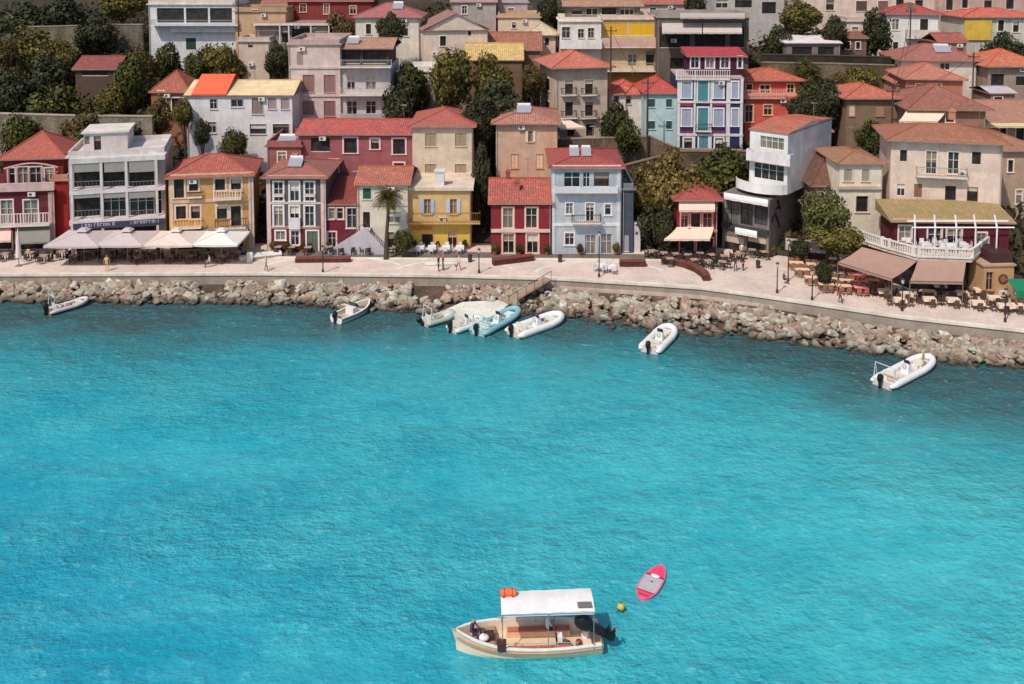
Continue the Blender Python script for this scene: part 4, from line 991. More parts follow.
# ------------------------------------------------------------------ sea
sea, t, b = newmat('turquoise_sea')
tc = N(t, 'ShaderNodeTexCoord'); P_ = tc.outputs['Object']
sep = N(t, 'ShaderNodeSeparateXYZ'); t.links.new(P_, sep.inputs[0]); X_, Y_ = sep.outputs[0], sep.outputs[1]
big = noi(t, coords(t, scale=(1, 1, 1)), .045, 4, .55)
med = noi(t, coords(t, scale=(.8, 1.1, 1)), .16, 5, .6)
sml = noi(t, coords(t, scale=(1.0, 1.25, 1)), .95, 5, .62)
fin = noi(t, coords(t, scale=(1.0, 1.3, 1)), 2.6, 4, .6)
gx = rng(t, X_, -32, 32, 0, 1)
g = mul(t, gx, rng(t, big, .3, .7, -.18, .18), 'ADD')
col = mixc(t, rng(t, g, 0, 1, 0, 1), (.008, .340, .460, 1), (.054, .455, .520, 1))
# nearer the camera on the left the water is deeper
col = mixc(t, mul(t, rng(t, Y_, 70, 36, 0, .85), rng(t, X_, 5, -24, 0, 1)), col, (.004, .245, .44, 1))
col = mixc(t, rng(t, med, .38, .68, 0, .42), col, (.09, .55, .61, 1))
col = mixc(t, rng(t, med, .50, .34, 0, .25), col, (.008, .30, .42, 1))
# shore: rocky bottom makes it grey green; distance measured to the line of the breakwater
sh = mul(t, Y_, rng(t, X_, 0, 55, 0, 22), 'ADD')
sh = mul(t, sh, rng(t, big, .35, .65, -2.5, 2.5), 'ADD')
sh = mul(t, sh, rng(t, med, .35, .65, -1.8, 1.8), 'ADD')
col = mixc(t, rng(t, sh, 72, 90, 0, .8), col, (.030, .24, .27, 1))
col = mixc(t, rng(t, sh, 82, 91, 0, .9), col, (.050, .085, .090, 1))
col = mixc(t, rng(t, sml, .36, .50, .30, 0), col, (.006, .28, .36, 1))
col = mixc(t, rng(t, fin, .38, .48, .16, 0), col, (.006, .25, .33, 1))
col = mixc(t, rng(t, mul(t, mul(t, sml, .6), mul(t, fin, .4), 'ADD'), .56, .70, 0, .5), col, (.24, .66, .70, 1))  # wave highlights painted into the water colour as pale ripple streaks
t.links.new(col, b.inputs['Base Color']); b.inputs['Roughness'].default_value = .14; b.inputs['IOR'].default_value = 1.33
w1 = noi(t, coords(t, scale=(.8, 1.1, 1)), .5, 3, .5); w3 = noi(t, coords(t, scale=(1, 1.3, 1)), 6.0, 3, .6)
hh = mul(t, mul(t, w1, 1.0), mul(t, mul(t, sml, .8), mul(t, mul(t, fin, .35), mul(t, w3, .04), 'ADD'), 'ADD'), 'ADD')
lane = rng(t, noi(t, coords(t, scale=(.5, 1.0, 1)), .07, 3, .5), .35, .65, .45, 1.25)
bump(t, mul(t, hh, lane), 1.0, .5, b)
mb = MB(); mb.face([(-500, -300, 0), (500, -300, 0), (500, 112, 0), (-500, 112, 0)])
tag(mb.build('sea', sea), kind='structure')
# ================================================================== BOULDERS
def boulder_mat(rgb, nm):
    m, t, b = newmat(nm); c = desat(lin(rgb, 2.15), .26); v = coords(t); oi = N(t, 'ShaderNodeObjectInfo'); g = N(t, 'ShaderNodeNewGeometry')
    cc = mixc(t, rng(t, noi(t, v, 1.3, 6, .65), .40, .62, 0, .9), c, dark((c[0], c[1] * .88, c[2] * .76), .30))
    cc = mixc(t, rng(t, noi(t, v, 3.5, 4, .6), .55, .7, 0, .5), cc, (min(.8, c[0] * 1.25), min(.8, c[1] * 1.25), min(.8, c[2] * 1.22), 1))
    cc = mixc(t, rng(t, oi.outputs['Random'], 0, 1, 0, .75), cc, dark((c[0], c[1] * .85, c[2] * .72), .42))
    cc = mixc(t, rng(t, g.outputs['Random Per Island'], 0, 1, 0, .75), cc, dark((c[0], c[1] * .9, c[2] * .8), .4))
    sp = N(t, 'ShaderNodeSeparateXYZ'); t.links.new(g.outputs['Position'], sp.inputs[0])
    cc = mixc(t, rng(t, sp.outputs[2], .75, .15, 0, .9), cc, (.028, .022, .016, 1))      # wet, weed covered foot
    t.links.new(cc, b.inputs['Base Color']); b.inputs['Roughness'].default_value = .85
    bump(t, noi(t, v, 2.6, 6, .7), 1.0, .3, b); return m
BM = [boulder_mat((196, 172, 152), 'pale_boulder'), boulder_mat((160, 136, 116), 'brown_boulder'), boulder_mat((182, 150, 134), 'pinkish_boulder')]
def rock_mesh(seed, m):
    r = random.Random(seed); bm = bmesh.new()
    ax = (1, r.uniform(.6, .95), r.uniform(.5, .8))
    for q in range(15):
        v = Vector((r.gauss(0, 1), r.gauss(0, 1), r.gauss(0, 1))).normalized() * r.uniform(.85, 1.05)
        bm.verts.new((v.x * ax[0], v.y * ax[1], v.z * ax[2]))
    res = bmesh.ops.convex_hull(bm, input=bm.verts)
    bmesh.ops.delete(bm, geom=[g for g in res['geom_interior'] if isinstance(g, bmesh.types.BMVert)], context='VERTS')
    bmesh.ops.bevel(bm, geom=list(bm.edges), offset=.09, segments=1, affect='EDGES', clamp_overlap=True)
    me = bpy.data.meshes.new('boulder'); bm.to_mesh(me); bm.free(); me.materials.append(m); return me
RM = [[rock_mesh(s * 3 + k, BM[k]) for s in range(8)] for k in range(3)]
rk = random.Random(11); rocks = []
def shore(px, s_):
    a = atZ(px, interp(EDGE, px) + 3, PZ - .3); b = atZ(px, interp(WLINE, px), -.1)
    p = a.lerp(b, s_); p.z = (PZ - .95) * max(0, 1 - s_) ** 1.15 + .0 + .35 * math.sin(math.pi * min(1, max(0, s_))); return p
gaps = [(196, 228), (412, 446), (286, 296)]
for q in range(3200):
    px = rk.uniform(-40, 1064); s_ = rk.uniform(0.0, 1.05)
    if any(a < px < b for a, b in gaps) and s_ < .62: continue
    if 505 < px < 552 and abs(s_ - (552 - px) / 45) < .16: continue
    if px > 560 and s_ < .17: continue
    if 438 < px < 514 and s_ > .6: continue
    p = shore(px, s_); sz = rk.choice((rk.uniform(.18, .36), rk.uniform(.3, .56), rk.uniform(.42, 1.0)))
    if s_ > .95: sz *= .8
    p.z += rk.uniform(-.12, .22) - sz * .15; p.y += rk.uniform(-.25, .25)
    rocks.append((sz, px, s_, p))
rocks.sort(key=lambda r: -r[0])
keep = [r for r in rocks if -5 < r[1] < 1030][:295]; ks = set(id(r) for r in keep)
ZN = [(0, 'below the dark red house'), (70, 'below the leftmost parasols'), (172, 'below the ochre house'), (262, 'below the slate house'), (325, 'below the white outside stairs'), (405, 'below the yellow house'),
      (485, 'beside the sloping gangway'), (560, 'below the pale blue house'), (650, 'below the little kiosk house'), (725, 'below the open plaza'), (800, 'below the crowded cafe tables'), (890, 'below the brown restaurant awnings'), (965, 'below the beige kiosk')]
TN = ['pale grey', 'brown', 'pinkish']
def mk_rock(r, solo):
    sz, px, s_, p = r; k = rk.choice((0, 0, 1, 2, 1)); me = rk.choice(RM[k])
    M = Matrix.Translation(p) @ Matrix.Rotation(rk.uniform(0, 6.3), 4, 'Z') @ Matrix.Rotation(rk.uniform(-.5, .5), 4, 'X') @ Matrix.Rotation(rk.uniform(-.4, .4), 4, 'Y') @ Matrix.Diagonal((sz * rk.uniform(.9, 1.25), sz, sz * rk.uniform(.85, 1.1), 1))
    if solo:
        o = bpy.data.objects.new('boulder', me); COL.objects.link(o); o.matrix_world = M
        zn = [z for a, z in ZN if px >= a or a == 0][-1]
        row = 'at the waterline' if s_ > .72 else ('halfway up the rocks' if s_ > .36 else 'at the quay foot')
        tag(o, '%s boulder %s, %s' % (TN[k], row, zn), 'boulder', 'large boulders of the breakwater')
    else: return me, M, k
for r in keep: mk_rock(r, True)
mb = MB()
for r in rocks:
    if id(r) in ks: continue
    me, M, k = mk_rock(r, False); i = len(mb.v); mb.v += [tuple(M @ v.co) for v in me.vertices]
    for pl in me.polygons: mb.f.append(tuple(i + q for q in pl.vertices)); mb.m.append(k); mb.uv.append([(0, 0)] * len(pl.vertices))
tag(mb.build('breakwater_rubble', BM), 'mass of smaller broken rocks filling the breakwater', 'rubble', kind='stuff')
# ================================================================== RETAINING WALLS
def wallthing(name, label, pts, h, Ycol, thick=.6, cat='wall', mat=None):
    """pts: (px, row of top, Y); h metres of height"""
    mb = MB(); P = [atY(x, y, Y) for x, y, Y in pts]
    for a, b in zip(P, P[1:]):
        u = Vector((0, thick, 0)); d_ = Vector((0, 0, -h))
        mb.hexa([a + d_, b + d_, a + u + d_, b + u + d_, a, b, a + u, b + u])
        u0 = Vector((0, -.07, 0)); c = Vector((0, 0, .14)); u2 = Vector((0, thick + .07, 0))
        mb.hexa([a + u0, b + u0, a + u2, b + u2, a + u0 + c, b + u0 + c, a + u2 + c, b + u2 + c], 1)
    o = mb.build(name, [mat or stone(Ycol, 3.6, joint=.22), plaster(tuple(min(255, c + 12) for c in Ycol))]); o.matrix_world = Matrix()
    return tag(o, label, cat)
wallthing('stone_wall', 'long pale stone retaining wall below the dark garden on the left', [(-10, 114, 119), (60, 116, 119), (140, 117, 119), (152, 117, 119)], 5.5, (150, 138, 124))
wallthing('garden_wall', 'weathered upper garden wall behind the olive green shrubs', [(-10, 27, 149), (40, 27, 149), (78, 26, 149)], 4, (130, 122, 104))
wallthing('garden_wall', 'short grey wall between the dark round tree and the white villa', [(105, 25, 150), (142, 25, 150)], 4, (130, 122, 110))
wallthing('stone_wall', 'tall mossy stone wall under the white roofed garage', [(762, 63, 133), (830, 64, 133), (898, 66, 133)], 7.5, (118, 104, 82))
wallthing('parapet_wall', 'dark parapet wall along the road above the mossy stone wall', [(762, 55, 134.3), (830, 56, 134.3), (905, 58, 134.3)], 1.6, (62, 52, 46))
wallthing('stone_wall', 'low grey retaining wall under the grey hotel', [(556, 140, 122), (650, 137, 122), (680, 150, 121), (742, 151, 121)], 4, (132, 112, 98))
wallthing('stone_wall', 'ivy topped wall between the kiosk house and the plaza trees', [(618, 168, 116), (680, 152, 118), (748, 152, 118)], 6, (110, 92, 76))
wallthing('garden_wall', 'low pale forecourt wall in front of the brown house', [(786, 240, 102.5), (826, 244, 101.5)], 1.1, (165, 150, 150), .3, mat=plaster((172, 158, 158)))
wallthing('gate_pillar', 'narrow white gate pillar right of the slate grey annex', [(634, 224, 105), (640.5, 224, 105)], 3.4, (205, 200, 200), .6, 'pillar', plaster((205, 200, 205)))
# ================================================================== TREES
def crown_mesh(seed, n, mat, lobes=9, leafsz=.10, fill=.55, flat=1.0):
    r = random.Random(seed); mb = MB(); L = []
    for q in range(lobes):
        d = Vector((r.gauss(0, 1), r.gauss(0, 1), r.gauss(0, .9))).normalized() * r.uniform(.35, .68)
        L.append((d, r.uniform(.28, .44)))
    L += [(Vector((0, 0, 0)), .72)] * 2
    for q in range(n):
        c, rad = r.choice(L); d = Vector((r.gauss(0, 1), r.gauss(0, 1), r.gauss(0, 1))).normalized()
        k = rad * (r.random() ** .33 if r.random() < fill else r.uniform(.85, 1.12)); p = c + d * k
        nn = 1 + .25 * noise.noise(p * 3.1 + Vector((seed, 0, 0))); p = p * nn
        nv = (d + Vector((r.gauss(0, .6), r.gauss(0, .6), r.gauss(0, .6)))).normalized()
        t1 = nv.orthogonal().normalized(); t2 = nv.cross(t1); a = r.uniform(0, 6.28)
        e1 = (t1 * math.cos(a) + t2 * math.sin(a)) * leafsz * r.uniform(.5, 1.2); e2 = nv.cross(e1) * r.uniform(.45, .8)
        mb.face([p - e1, p - e2, p + e1, p + e2])
    return mb.mesh('crown', [mat])
LD = leaf((42, 46, 30), (70, 70, 44)); LO = leaf((74, 72, 36), (116, 104, 50)); LG = leaf((92, 78, 42), (128, 110, 62)); LM = leaf((50, 56, 28), (84, 84, 38))
LR = leaf((72, 62, 36), (104, 90, 52)); LP = leaf((72, 78, 42), (100, 98, 56))
CR = {}
for nm, m in (('dark', LD), ('olive', LO), ('gold', LG), ('mid', LM), ('rust', LR), ('pale', LP)):
    CR[nm] = [crown_mesh(hash(nm) % 97 + q if False else (ord(nm[0]) * 7 + q), 6500, m, 13 + q * 3, .075) for q in range(2)]
def tree(name, label, px, py, Y, wp, hp, kind, group=None, cat='tree', trunk=True, dy=None):
    """crown centre pixel, width/height in pixels at depth Y"""
    c = atY(px, py, Y); s_ = FPX / (FW.dot(c - CAM)); rx = wp / s_ / 2 / .82; rz_ = hp / s_ / 2 / .88
    g = terr(c.x, Y)
    low = name in ('shrub', 'ivy_bush', 'golden_tree', 'dark_tree')
    if low and c.z - rz_ - g > .4:
        top_ = c.z + rz_; bot = max(g + .2, top_ - 2.7 * rx); rz_ = (top_ - bot) / 2; c = Vector((c.x, c.y, (top_ + bot) / 2))
    zb = min(g, c.z - rz_ * .5)
    if name in ('shrub', 'ivy_bush'): cat = 'bush'
    o = empty(name, (c.x, Y, zb), rnd.uniform(0, 6.28) * 0, label, cat, group)
    me = rnd.choice(CR[kind]); cr = bpy.data.objects.new('crown', me); COL.objects.link(cr); cr.parent = o
    cr.location = (0, 0, c.z - zb); cr.scale = (rx, dy or min(rx, 4.5), rz_); cr.rotation_euler = (0, 0, rnd.choice((0, 1.57, 3.14, 4.71)) if abs(rx - rz_) < 2 else 0)
    if not (dy or rx <= 4.5): cr.rotation_euler = (0, 0, rnd.choice((0, 3.14)))
    mb = MB(); H = c.z - zb; r0 = .06 + .05 * min(rx, 5)
    mb.tube([(0, 0, -.4), (.08, .05, H * .45), (0, 0, H * .95)], [r0, r0 * .75, r0 * .45], 7)
    for q in range(6):
        a = q * 1.05 + rnd.random(); mb.tube([(0, 0, H * .6), (math.cos(a) * rx * .3, math.sin(a) * rx * .25, H * .85 + .1), (math.cos(a) * rx * .6, math.sin(a) * rx * .5, H + rz_ * rnd.uniform(0, .4))], [r0 * .5, r0 * .3, .03], 5)
    mb.build('trunk', bark(), o)
    return o
T = [
 ('dark_tree', 'black green tree filling the upper left corner', 20, 22, 152, 74, 40, 'dark'),
 ('dark_tree', 'dense dark tree on the slope left of the round tree', 62, 12, 155, 46, 34, 'dark'),
 ('round_tree', 'round near-black tree beside the grey garden wall', 97, 38, 146, 40, 42, 'dark'),
 ('olive_tree', 'yellow olive tree at the top left behind the grey wall', 122, 6, 156, 46, 26, 'olive'),
 ('shrub', 'wide olive yellow shrub in the left garden', 38, 45, 143, 56, 32, 'olive'),
 ('shrub', 'smaller olive shrub left of the red roofed cabin', 66, 52, 140, 26, 22, 'olive'),
 ('shrub', 'brownish shrub at the left image edge', 6, 58, 138, 24, 40, 'rust'),
 ('dark_tree', 'low dark tree left of the red roofed cabin', 48, 74, 135, 52, 30, 'dark'),
 ('dark_tree', 'dark bush mass at the far left above the stone wall', 12, 94, 129, 44, 46, 'dark'),
 ('shrub', 'greyish green shrub above the stone wall', 58, 98, 127, 60, 22, 'mid'),
 ('shrub', 'yellow green shrub below the cabin', 110, 98, 127, 28, 28, 'olive'),
 ('dark_tree', 'dark tree right of the red roofed cabin', 134, 84, 130, 36, 52, 'mid'),
 ('shrub', 'brownish shrub tangle by the rust house', 142, 62, 137, 30, 30, 'rust'),
 ('dark_tree', 'thin dark tree left of the ochre house roof', 158, 118, 122, 26, 40, 'rust'),
 ('shrub', 'olive shrub at the foot of the white villa wall', 168, 56, 142, 26, 24, 'mid'),
 ('shrub', 'light green shrub under the green shutter of the villa', 196, 60, 141, 26, 24, 'mid'),
 ('shrub', 'large green garden bush in front of the white villa', 222, 54, 141, 36, 32, 'olive'),
 ('dark_tree', 'dark tree behind the cream roofed row house', 278, 62, 136, 26, 36, 'dark'),
 ('shrub', 'shrub in the small yard left of the white row house', 184, 120, 119, 20, 40, 'olive'),
 ('shrub', 'dark shrub against the white row house', 202, 128, 118, 18, 14, 'dark'),
 ('shrub', 'small green shrub at the right of the white row house', 236, 132, 118, 24, 12, 'mid'),
 ('dark_tree', 'dark slender tree right of the pink apartment house', 390, 42, 136, 26, 56, 'dark'),
 ('dark_tree', 'deep shadowed tree below the pink apartment balconies', 402, 104, 125, 44, 40, 'dark'),
 ('dark_tree', 'greyish shrub tree above the rose house roof', 410, 82, 129, 34, 34, 'mid'),
 ('tall_olive_tree', 'tall olive green tree in the middle of the hillside', 452, 78, 127, 46, 68, 'olive'),
 ('dark_tree', 'yellow topped tree below the mustard roof', 492, 74, 128, 40, 38, 'olive'),
 ('dark_tree', 'broad near-black tree behind the salmon house', 498, 100, 122, 66, 46, 'dark'),
 ('dark_tree', 'dark tree left of the salmon house roof', 482, 128, 117, 34, 60, 'dark'),
 ('dark_tree', 'dark tree filling the alley beside the yellow house', 482, 190, 112, 24, 90, 'dark'),
 ('shrub', 'brown shrub left of the grey hotel', 532, 92, 130, 20, 50, 'rust'),
 ('shrub', 'dark shrub between the grey hotel and the white cottage', 616, 118, 124, 34, 34, 'dark'),
 ('dark_tree', 'dark tree behind the flagpole right of the grey hotel', 628, 128, 122, 26, 24, 'mid'),
 ('golden_tree', 'big golden brown rounded tree left of the kiosk house', 666, 182, 108.5, 56, 66, 'gold'),
 ('golden_tree', 'brown green lower tree between the pale blue house and the golden tree', 640, 196, 110, 40, 60, 'rust'),
 ('dark_tree', 'dark green tree behind the slate annex', 650, 228, 107, 44, 50, 'dark'),
 ('ivy_bush', 'dense ivy bush below the navy house', 722, 168, 113, 62, 44, 'mid'),
 ('ivy_bush', 'golden ivy bush left of the curved balcony', 700, 186, 110, 40, 40, 'olive'),
 ('dark_tree', 'dark tree in shade left of the kiosk house', 664, 232, 104.5, 26, 40, 'dark'),
 ('dark_tree', 'dark shrub growing over the alley right of the orange house', 828, 96, 121, 36, 34, 'dark'),
 ('shrub', 'brown shrub below the mossy stone wall', 812, 86, 128, 34, 18, 'mid'),
 ('top_tree', 'yellow green tree at the top right above the garage', 800, 18, 145, 44, 32, 'olive'),
 ('dark_tree', 'low dark hedge tree left of the garage', 778, 34, 142, 32, 20, 'dark'),
 ('dark_tree', 'dark rounded tree above the garage roof', 834, 26, 141, 26, 22, 'dark'),
 ('dark_tree', 'dark plane tree left of the white and red roofed house', 876, 30, 143, 32, 34, 'dark'),
 ('dark_tree', 'dark green hedge under the golden yellow house', 1006, 42, 138, 40, 22, 'dark'),
 ('pale_tree', 'pale green plaza tree beside the restaurant terrace', 828, 214, 98, 42, 52, 'pale'),
 ('pale_tree', 'low pale shrub at the foot of the plaza tree', 838, 240, 96, 50, 28, 'olive'),
 ('shrub', 'dark green hedge box beside the yellow house door', 402, 239, 103.2, 18, 22, 'mid'),
 ('shrub', 'dark shrub at the corner of the brown house', 800, 244, 101.2, 18, 14, 'dark'),
 ('shrub', 'dark rounded potted bush among the crowded cafe tables', 824, 266, 93, 16, 12, 'dark'),
 ('dark_tree', 'dark tree at the top centre by the dark restaurant', 694, 8, 150, 28, 26, 'dark'),
 ('dark_tree', 'dark tree at the top behind the ivory block', 548, 10, 156, 26, 24, 'dark'),
 ('shrub', 'dark shrub below the peach house', 536, 76, 131, 24, 18, 'rust'),
 ('shrub', 'dark shrub strip between the brown roofs at the right', 890, 140, 108, 16, 24, 'dark'),
 ('dark_tree', 'dark shrub behind the orange annex', 800, 108, 122, 24, 30, 'dark'),
 ('dark_tree', 'dark tree between the brick red house and the pink roofed house', 340, 26, 146, 30, 26, 'rust'),

 ('shrub', 'green shrub spilling over the left end of the long stone wall', 22, 118, 118, 34, 16, 'mid'),
 ('shrub', 'brown shrub on top of the long stone wall', 84, 114, 118.4, 40, 12, 'rust'),
 ('shrub', 'dark shrub at the foot of the long stone wall', 134, 142, 117, 26, 30, 'dark'),
 ('shrub', 'small shrub on the mossy wall below the garage', 806, 64, 132, 24, 12, 'mid'),
 ('shrub', 'olive shrub on the mossy wall right of the garage', 858, 68, 132, 30, 14, 'olive'),
 ('shrub', 'brownish shrub halfway along the mossy wall', 838, 82, 131, 24, 18, 'rust'),
 ('shrub', 'dark shrub between the olive brown house and the restaurant', 870, 132, 112, 26, 22, 'mid'),
]
for q in T: tree(*q)
# undergrowth filling the slope between houses
ug = MB(); r_ = random.Random(5)
for q in range(42000):
    x = r_.uniform(-85, 90); y = r_.uniform(hill_start(x) + 1, 172)
    z = terr(x, y) + r_.uniform(0, 2.6) * max(0, .45 + noise.noise(Vector((x * .2, y * .2, 3)))); p = Vector((x, y, z))
    nv = Vector((r_.gauss(0, 1), r_.gauss(0, 1) - .5, r_.gauss(0, 1) + .8)).normalized(); t1 = nv.orthogonal().normalized() * r_.uniform(.25, .6); t2 = nv.cross(t1) * .6
    ug.face([p - t1, p - t2, p + t1, p + t2])
tag(ug.build('undergrowth', leaf((34, 34, 20), (70, 60, 32))), 'dark tangled undergrowth covering the slope between the houses', 'undergrowth', kind='stuff')
# palm in front of the stair house
pc = atZ(386, 259, PZ); pt = atY(388, 196, pc.y)
palm = empty('palm_tree', pc, 0, 'palm tree with a slim leaning trunk in front of the stair house', 'tree')
mb = MB(); H = pt.z - PZ
mb.tube([(0, 0, -.1), (.1, 0, H * .4), (.3, 0, H * .75), (.25, 0, H)], [.3, .2, .17, .2], 9); mb.build('trunk', bark(), palm)
mb = MB(); r_ = random.Random(4)
for q in range(84):
    a = r_.uniform(0, 6.28); up = r_.uniform(-.7, 1.1); L = r_.uniform(1.6, 2.3); p0 = Vector((.25, 0, H)); prev = p0; d = Vector((math.cos(a) * math.cos(up), math.sin(a) * math.cos(up), math.sin(up)))
    for k in range(9):
        nx = prev + d * L / 9; d.z -= .17; d.normalize(); sd = d.cross(Vector((0, 0, 1))).normalized(); wd = .55 * math.sin(math.pi * (k + 1.3) / 10.5)
        for sg_ in (-1, 1):
            for z in range(2):
                b0 = prev.lerp(nx, z * .5); b1 = prev.lerp(nx, z * .5 + .3); tip = b0 + sd * sg_ * wd + d * .25 - Vector((0, 0, .14)); mb.face([b0, b1, tip])
        prev = nx
mb.build('fronds', leaf((58, 60, 28), (100, 86, 40)), palm)
# ================================================================== BOATS
WHP = paint((222, 220, 216), .35); BLK = paint((16, 16, 19), .45); GREYP = paint((120, 122, 126), .5)
def two(o_, mats): pass
def outboard(root, x, z=.35, s_=1.0, tilt=0.0, y=0.0):
    M = Matrix.Translation((x, y, z)) @ Matrix.Rotation(tilt, 4, 'Y') @ Matrix.Scale(s_, 4)
    mb = MB()                                        # rounded cowl as stacked rings
    secs = [(.0, .16, .14), (.06, .23, .19), (.25, .27, .22), (.45, .26, .21), (.58, .20, .17), (.64, .1, .09)]
    pr = None
    for (z_, a, b) in secs:
        ring = [Vector((-.18 + a * math.copysign(abs(math.cos(q)) ** .7, math.cos(q)), b * math.copysign(abs(math.sin(q)) ** .7, math.sin(q)), .25 + z_)) for q in [k * math.pi / 7 for k in range(14)]]
        if pr:
            for k in range(14): mb.face([pr[k], pr[(k + 1) % 14], ring[(k + 1) % 14], ring[k]])
        pr = ring
    mb.face(pr)
    m_ = mb.build('outboard_motor', BLK, root, M)
    lg = MB(); lg.hexa([(-.30, -.07, -.75), (-.08, -.07, -.75), (-.30, .07, -.75), (-.08, .07, -.75), (-.32, -.09, .3), (-.02, -.09, .3), (-.32, .09, .3), (-.02, .09, .3)])
    lg.tube([(-.5, 0, -.62), (-.02, 0, -.62)], [.06, .08], 8); lg.box(-.45, -.16, -.42, -.05, .16, -.39); lg.build('drive_leg', BLK, m_)
    pp = MB()
    for k in range(3):
        a = k * 2.09; d = Vector((0, math.cos(a), math.sin(a))); e = Vector((0, -math.sin(a), math.cos(a)))
        c = Vector((-.54, 0, -.62)); pp.face([c, c + d * .1 + e * .07, c + d * .19 + Vector((.05, 0, 0)), c + d * .12 - e * .06])
    pp.build('propeller', GREYP, m_)
    return m_
def rib(name, label, st, bw, beam=2.1, tr=.25, tube=(214, 214, 220), deck=(190, 186, 180), frame=True, cons=True, cat='boat', group=None, tilt=.0, seat=(200, 196, 188)):
    a, b = atZ(*st, 0), atZ(*bw, 0); L = (b - a).length; rz = math.atan2(b.y - a.y, b.x - a.x); c = (a + b) / 2
    r = empty(name, (c.x, c.y, 0), rz, label, cat, group)
    hb = beam / 2 - tr; pts = []; rad = []
    for k in range(8): pts.append((-L / 2 + .1 + (L * .62) * k / 7, hb * (1 - .04 * (k == 0)), .32)); rad.append(tr if k else tr * .45)
    for k in range(1, 12):
        an = math.pi / 2 - math.pi * k / 12; x0 = -L / 2 + .1 + L * .62; pts.append((x0 + (L * .37 - tr) * math.cos(an) ** .8 if math.cos(an) > 0 else x0, hb * math.sin(an), .32 + .22 * max(0, math.cos(an)))); rad.append(tr)
    pts2 = [(p[0], -p[1], p[2]) for p in pts[:8]][::-1]; pts += pts2; rad += [tr] * 7 + [tr * .45]
    mb = MB(); mb.tube(pts, rad, 12); mb.build('inflatable_tube', paint(tube, .45), r, smooth=True)
    mb = MB(); st_ = [(-L / 2 + .3, hb), (0, hb), (L * .25, hb * .8), (L * .42, hb * .3), (L * .46, 0.02)]
    for (x0, w0), (x1, w1) in zip(st_, st_[1:]):
        mb.face([(x0, -w0, .2), (x1, -w1, .2), (x1, w1, .2), (x0, w0, .2)])
        for sg_ in (-1, 1): mb.face([(x0, sg_ * w0, .3), (x1, sg_ * w1, .3), (x1, 0, -.3), (x0, 0, -.3)])
    mb.box(-L / 2 + .22, -hb, .0, -L / 2 + .32, hb, .55)
    mb.build('hull', paint(deck, .5), r)
    mb = MB(); mb.box(-L * .30, -hb * .75, .2, -L * .18, hb * .75, .62); mb.box(-L * .31, -hb * .75, .62, -L * .29, hb * .75, .9)
    mb.build('seat', paint(seat, .6), r)
    mb = MB(); mb.box(L * .22, -hb * .5, .2, L * .34, hb * .5, .5); mb.build('bow_locker', paint(seat, .6), r)
    if cons:
        mb = MB(); mb.hexa([(-.35, -.35, .2), (.35, -.35, .2), (-.35, .35, .2), (.35, .35, .2), (-.2, -.3, 1.05), (.2, -.3, .85), (-.2, .3, 1.05), (.2, .3, .85)])
        co = mb.build('console', WHP, r); mb = MB(); mb.tube([(-.38 + .0 * k, .18 * math.cos(k * .7), .85 + .18 * math.sin(k * .7)) for k in range(10)], .02, 5); mb.build('steering_wheel', BLK, co)
        mb = MB(); mb.face([(.1, -.3, .92), (.1, .3, .92), (-.02, .27, 1.3), (-.02, -.27, 1.3)]); mb.build('windscreen', GL, co)
    if frame:
        mb = MB(); x = -L / 2 + .5
        mb.tube([(x, hb, .5), (x + .15, hb, 1.75), (x + .15, -hb, 1.75), (x, -hb, .5)], .045, 6); mb.tube([(x + .5, hb, .5), (x + .15, hb, 1.7)], .03, 6); mb.tube([(x + .5, -hb, .5), (x + .15, -hb, 1.7)], .03, 6)
        mb.build('frame', paint((210, 210, 212), .3, .3), r)
    outboard(r, -L / 2 + .18, .3, 1.0, tilt)
    gr_ = random.Random(int(st[0])); mb = MB()
    for k in range(9):
        gx_, gy_ = gr_.uniform(-L * .25, L * .3), gr_.uniform(-hb * .6, hb * .6); q = gr_.uniform(.1, .25)
        if k % 2: mb.box(gx_ - q, gy_ - q * .7, .2, gx_ + q, gy_ + q * .7, .2 + q * 1.4, k % 3)
        else: mb.ball((gx_, gy_, .3), (q * 1.3, q, q), 8, k % 3)
    mb.tube([(-L * .3 + .3 * math.cos(k), .3 * math.sin(k), .24 + .01 * k) for k in range(12)], .03, 5, 1)
    mb.build('gear', [paint((70, 74, 78), .7), paint((170, 150, 120), .8), paint((200, 196, 190), .7)], r)
    mb = MB(); mb.tube([(L * .45, 0, .6), (L * .52, .1, .35), (L * .7, .2, .3), (L * .95, .35, .9)], .02, 5); mb.build('mooring_rope', paint((170, 155, 130)), r)
    return r
rib('inflatable_boat', 'white inflatable boat with steering frame moored alone at the rocks below the brown awnings', (880, 388), (931, 362), 2.3, .28, tube=(214, 218, 226))
rib('inflatable_boat', 'small rounded white inflatable boat off the rocks below the golden tree', (648, 354), (671, 331), 2.3, .30, frame=False, tube=(212, 214, 226))
rib('inflatable_boat', 'grey inflatable boat with dark outboard half hidden against the rocks at the far left', (46, 315), (88, 303), 1.7, .19, frame=True, cons=False, tube=(190, 180, 182), deck=(130, 110, 104))
rib('inflatable_boat', 'greenish worn inflatable boat left of the concrete landing', (422, 326), (454, 317), 1.9, .24, frame=True, cons=False, tube=(150, 168, 160), tilt=-.6)
rib('inflatable_boat', 'cluttered white inflatable boat wedged between the landing and the teal boat', (450, 333), (482, 322), 1.9, .24, frame=False, tube=(190, 200, 196))
rib('inflatable_boat', 'teal and white inflatable boat in the middle of the moored cluster', (476, 336), (518, 313), 2.2, .28, frame=True, tube=(120, 168, 176), deck=(150, 180, 184), seat=(190, 205, 205))
rib('inflatable_boat', 'large white inflatable boat at the right end of the moored cluster beside the gangway', (511, 337), (562, 319), 2.5, .32, frame=False, tube=(208, 218, 224))
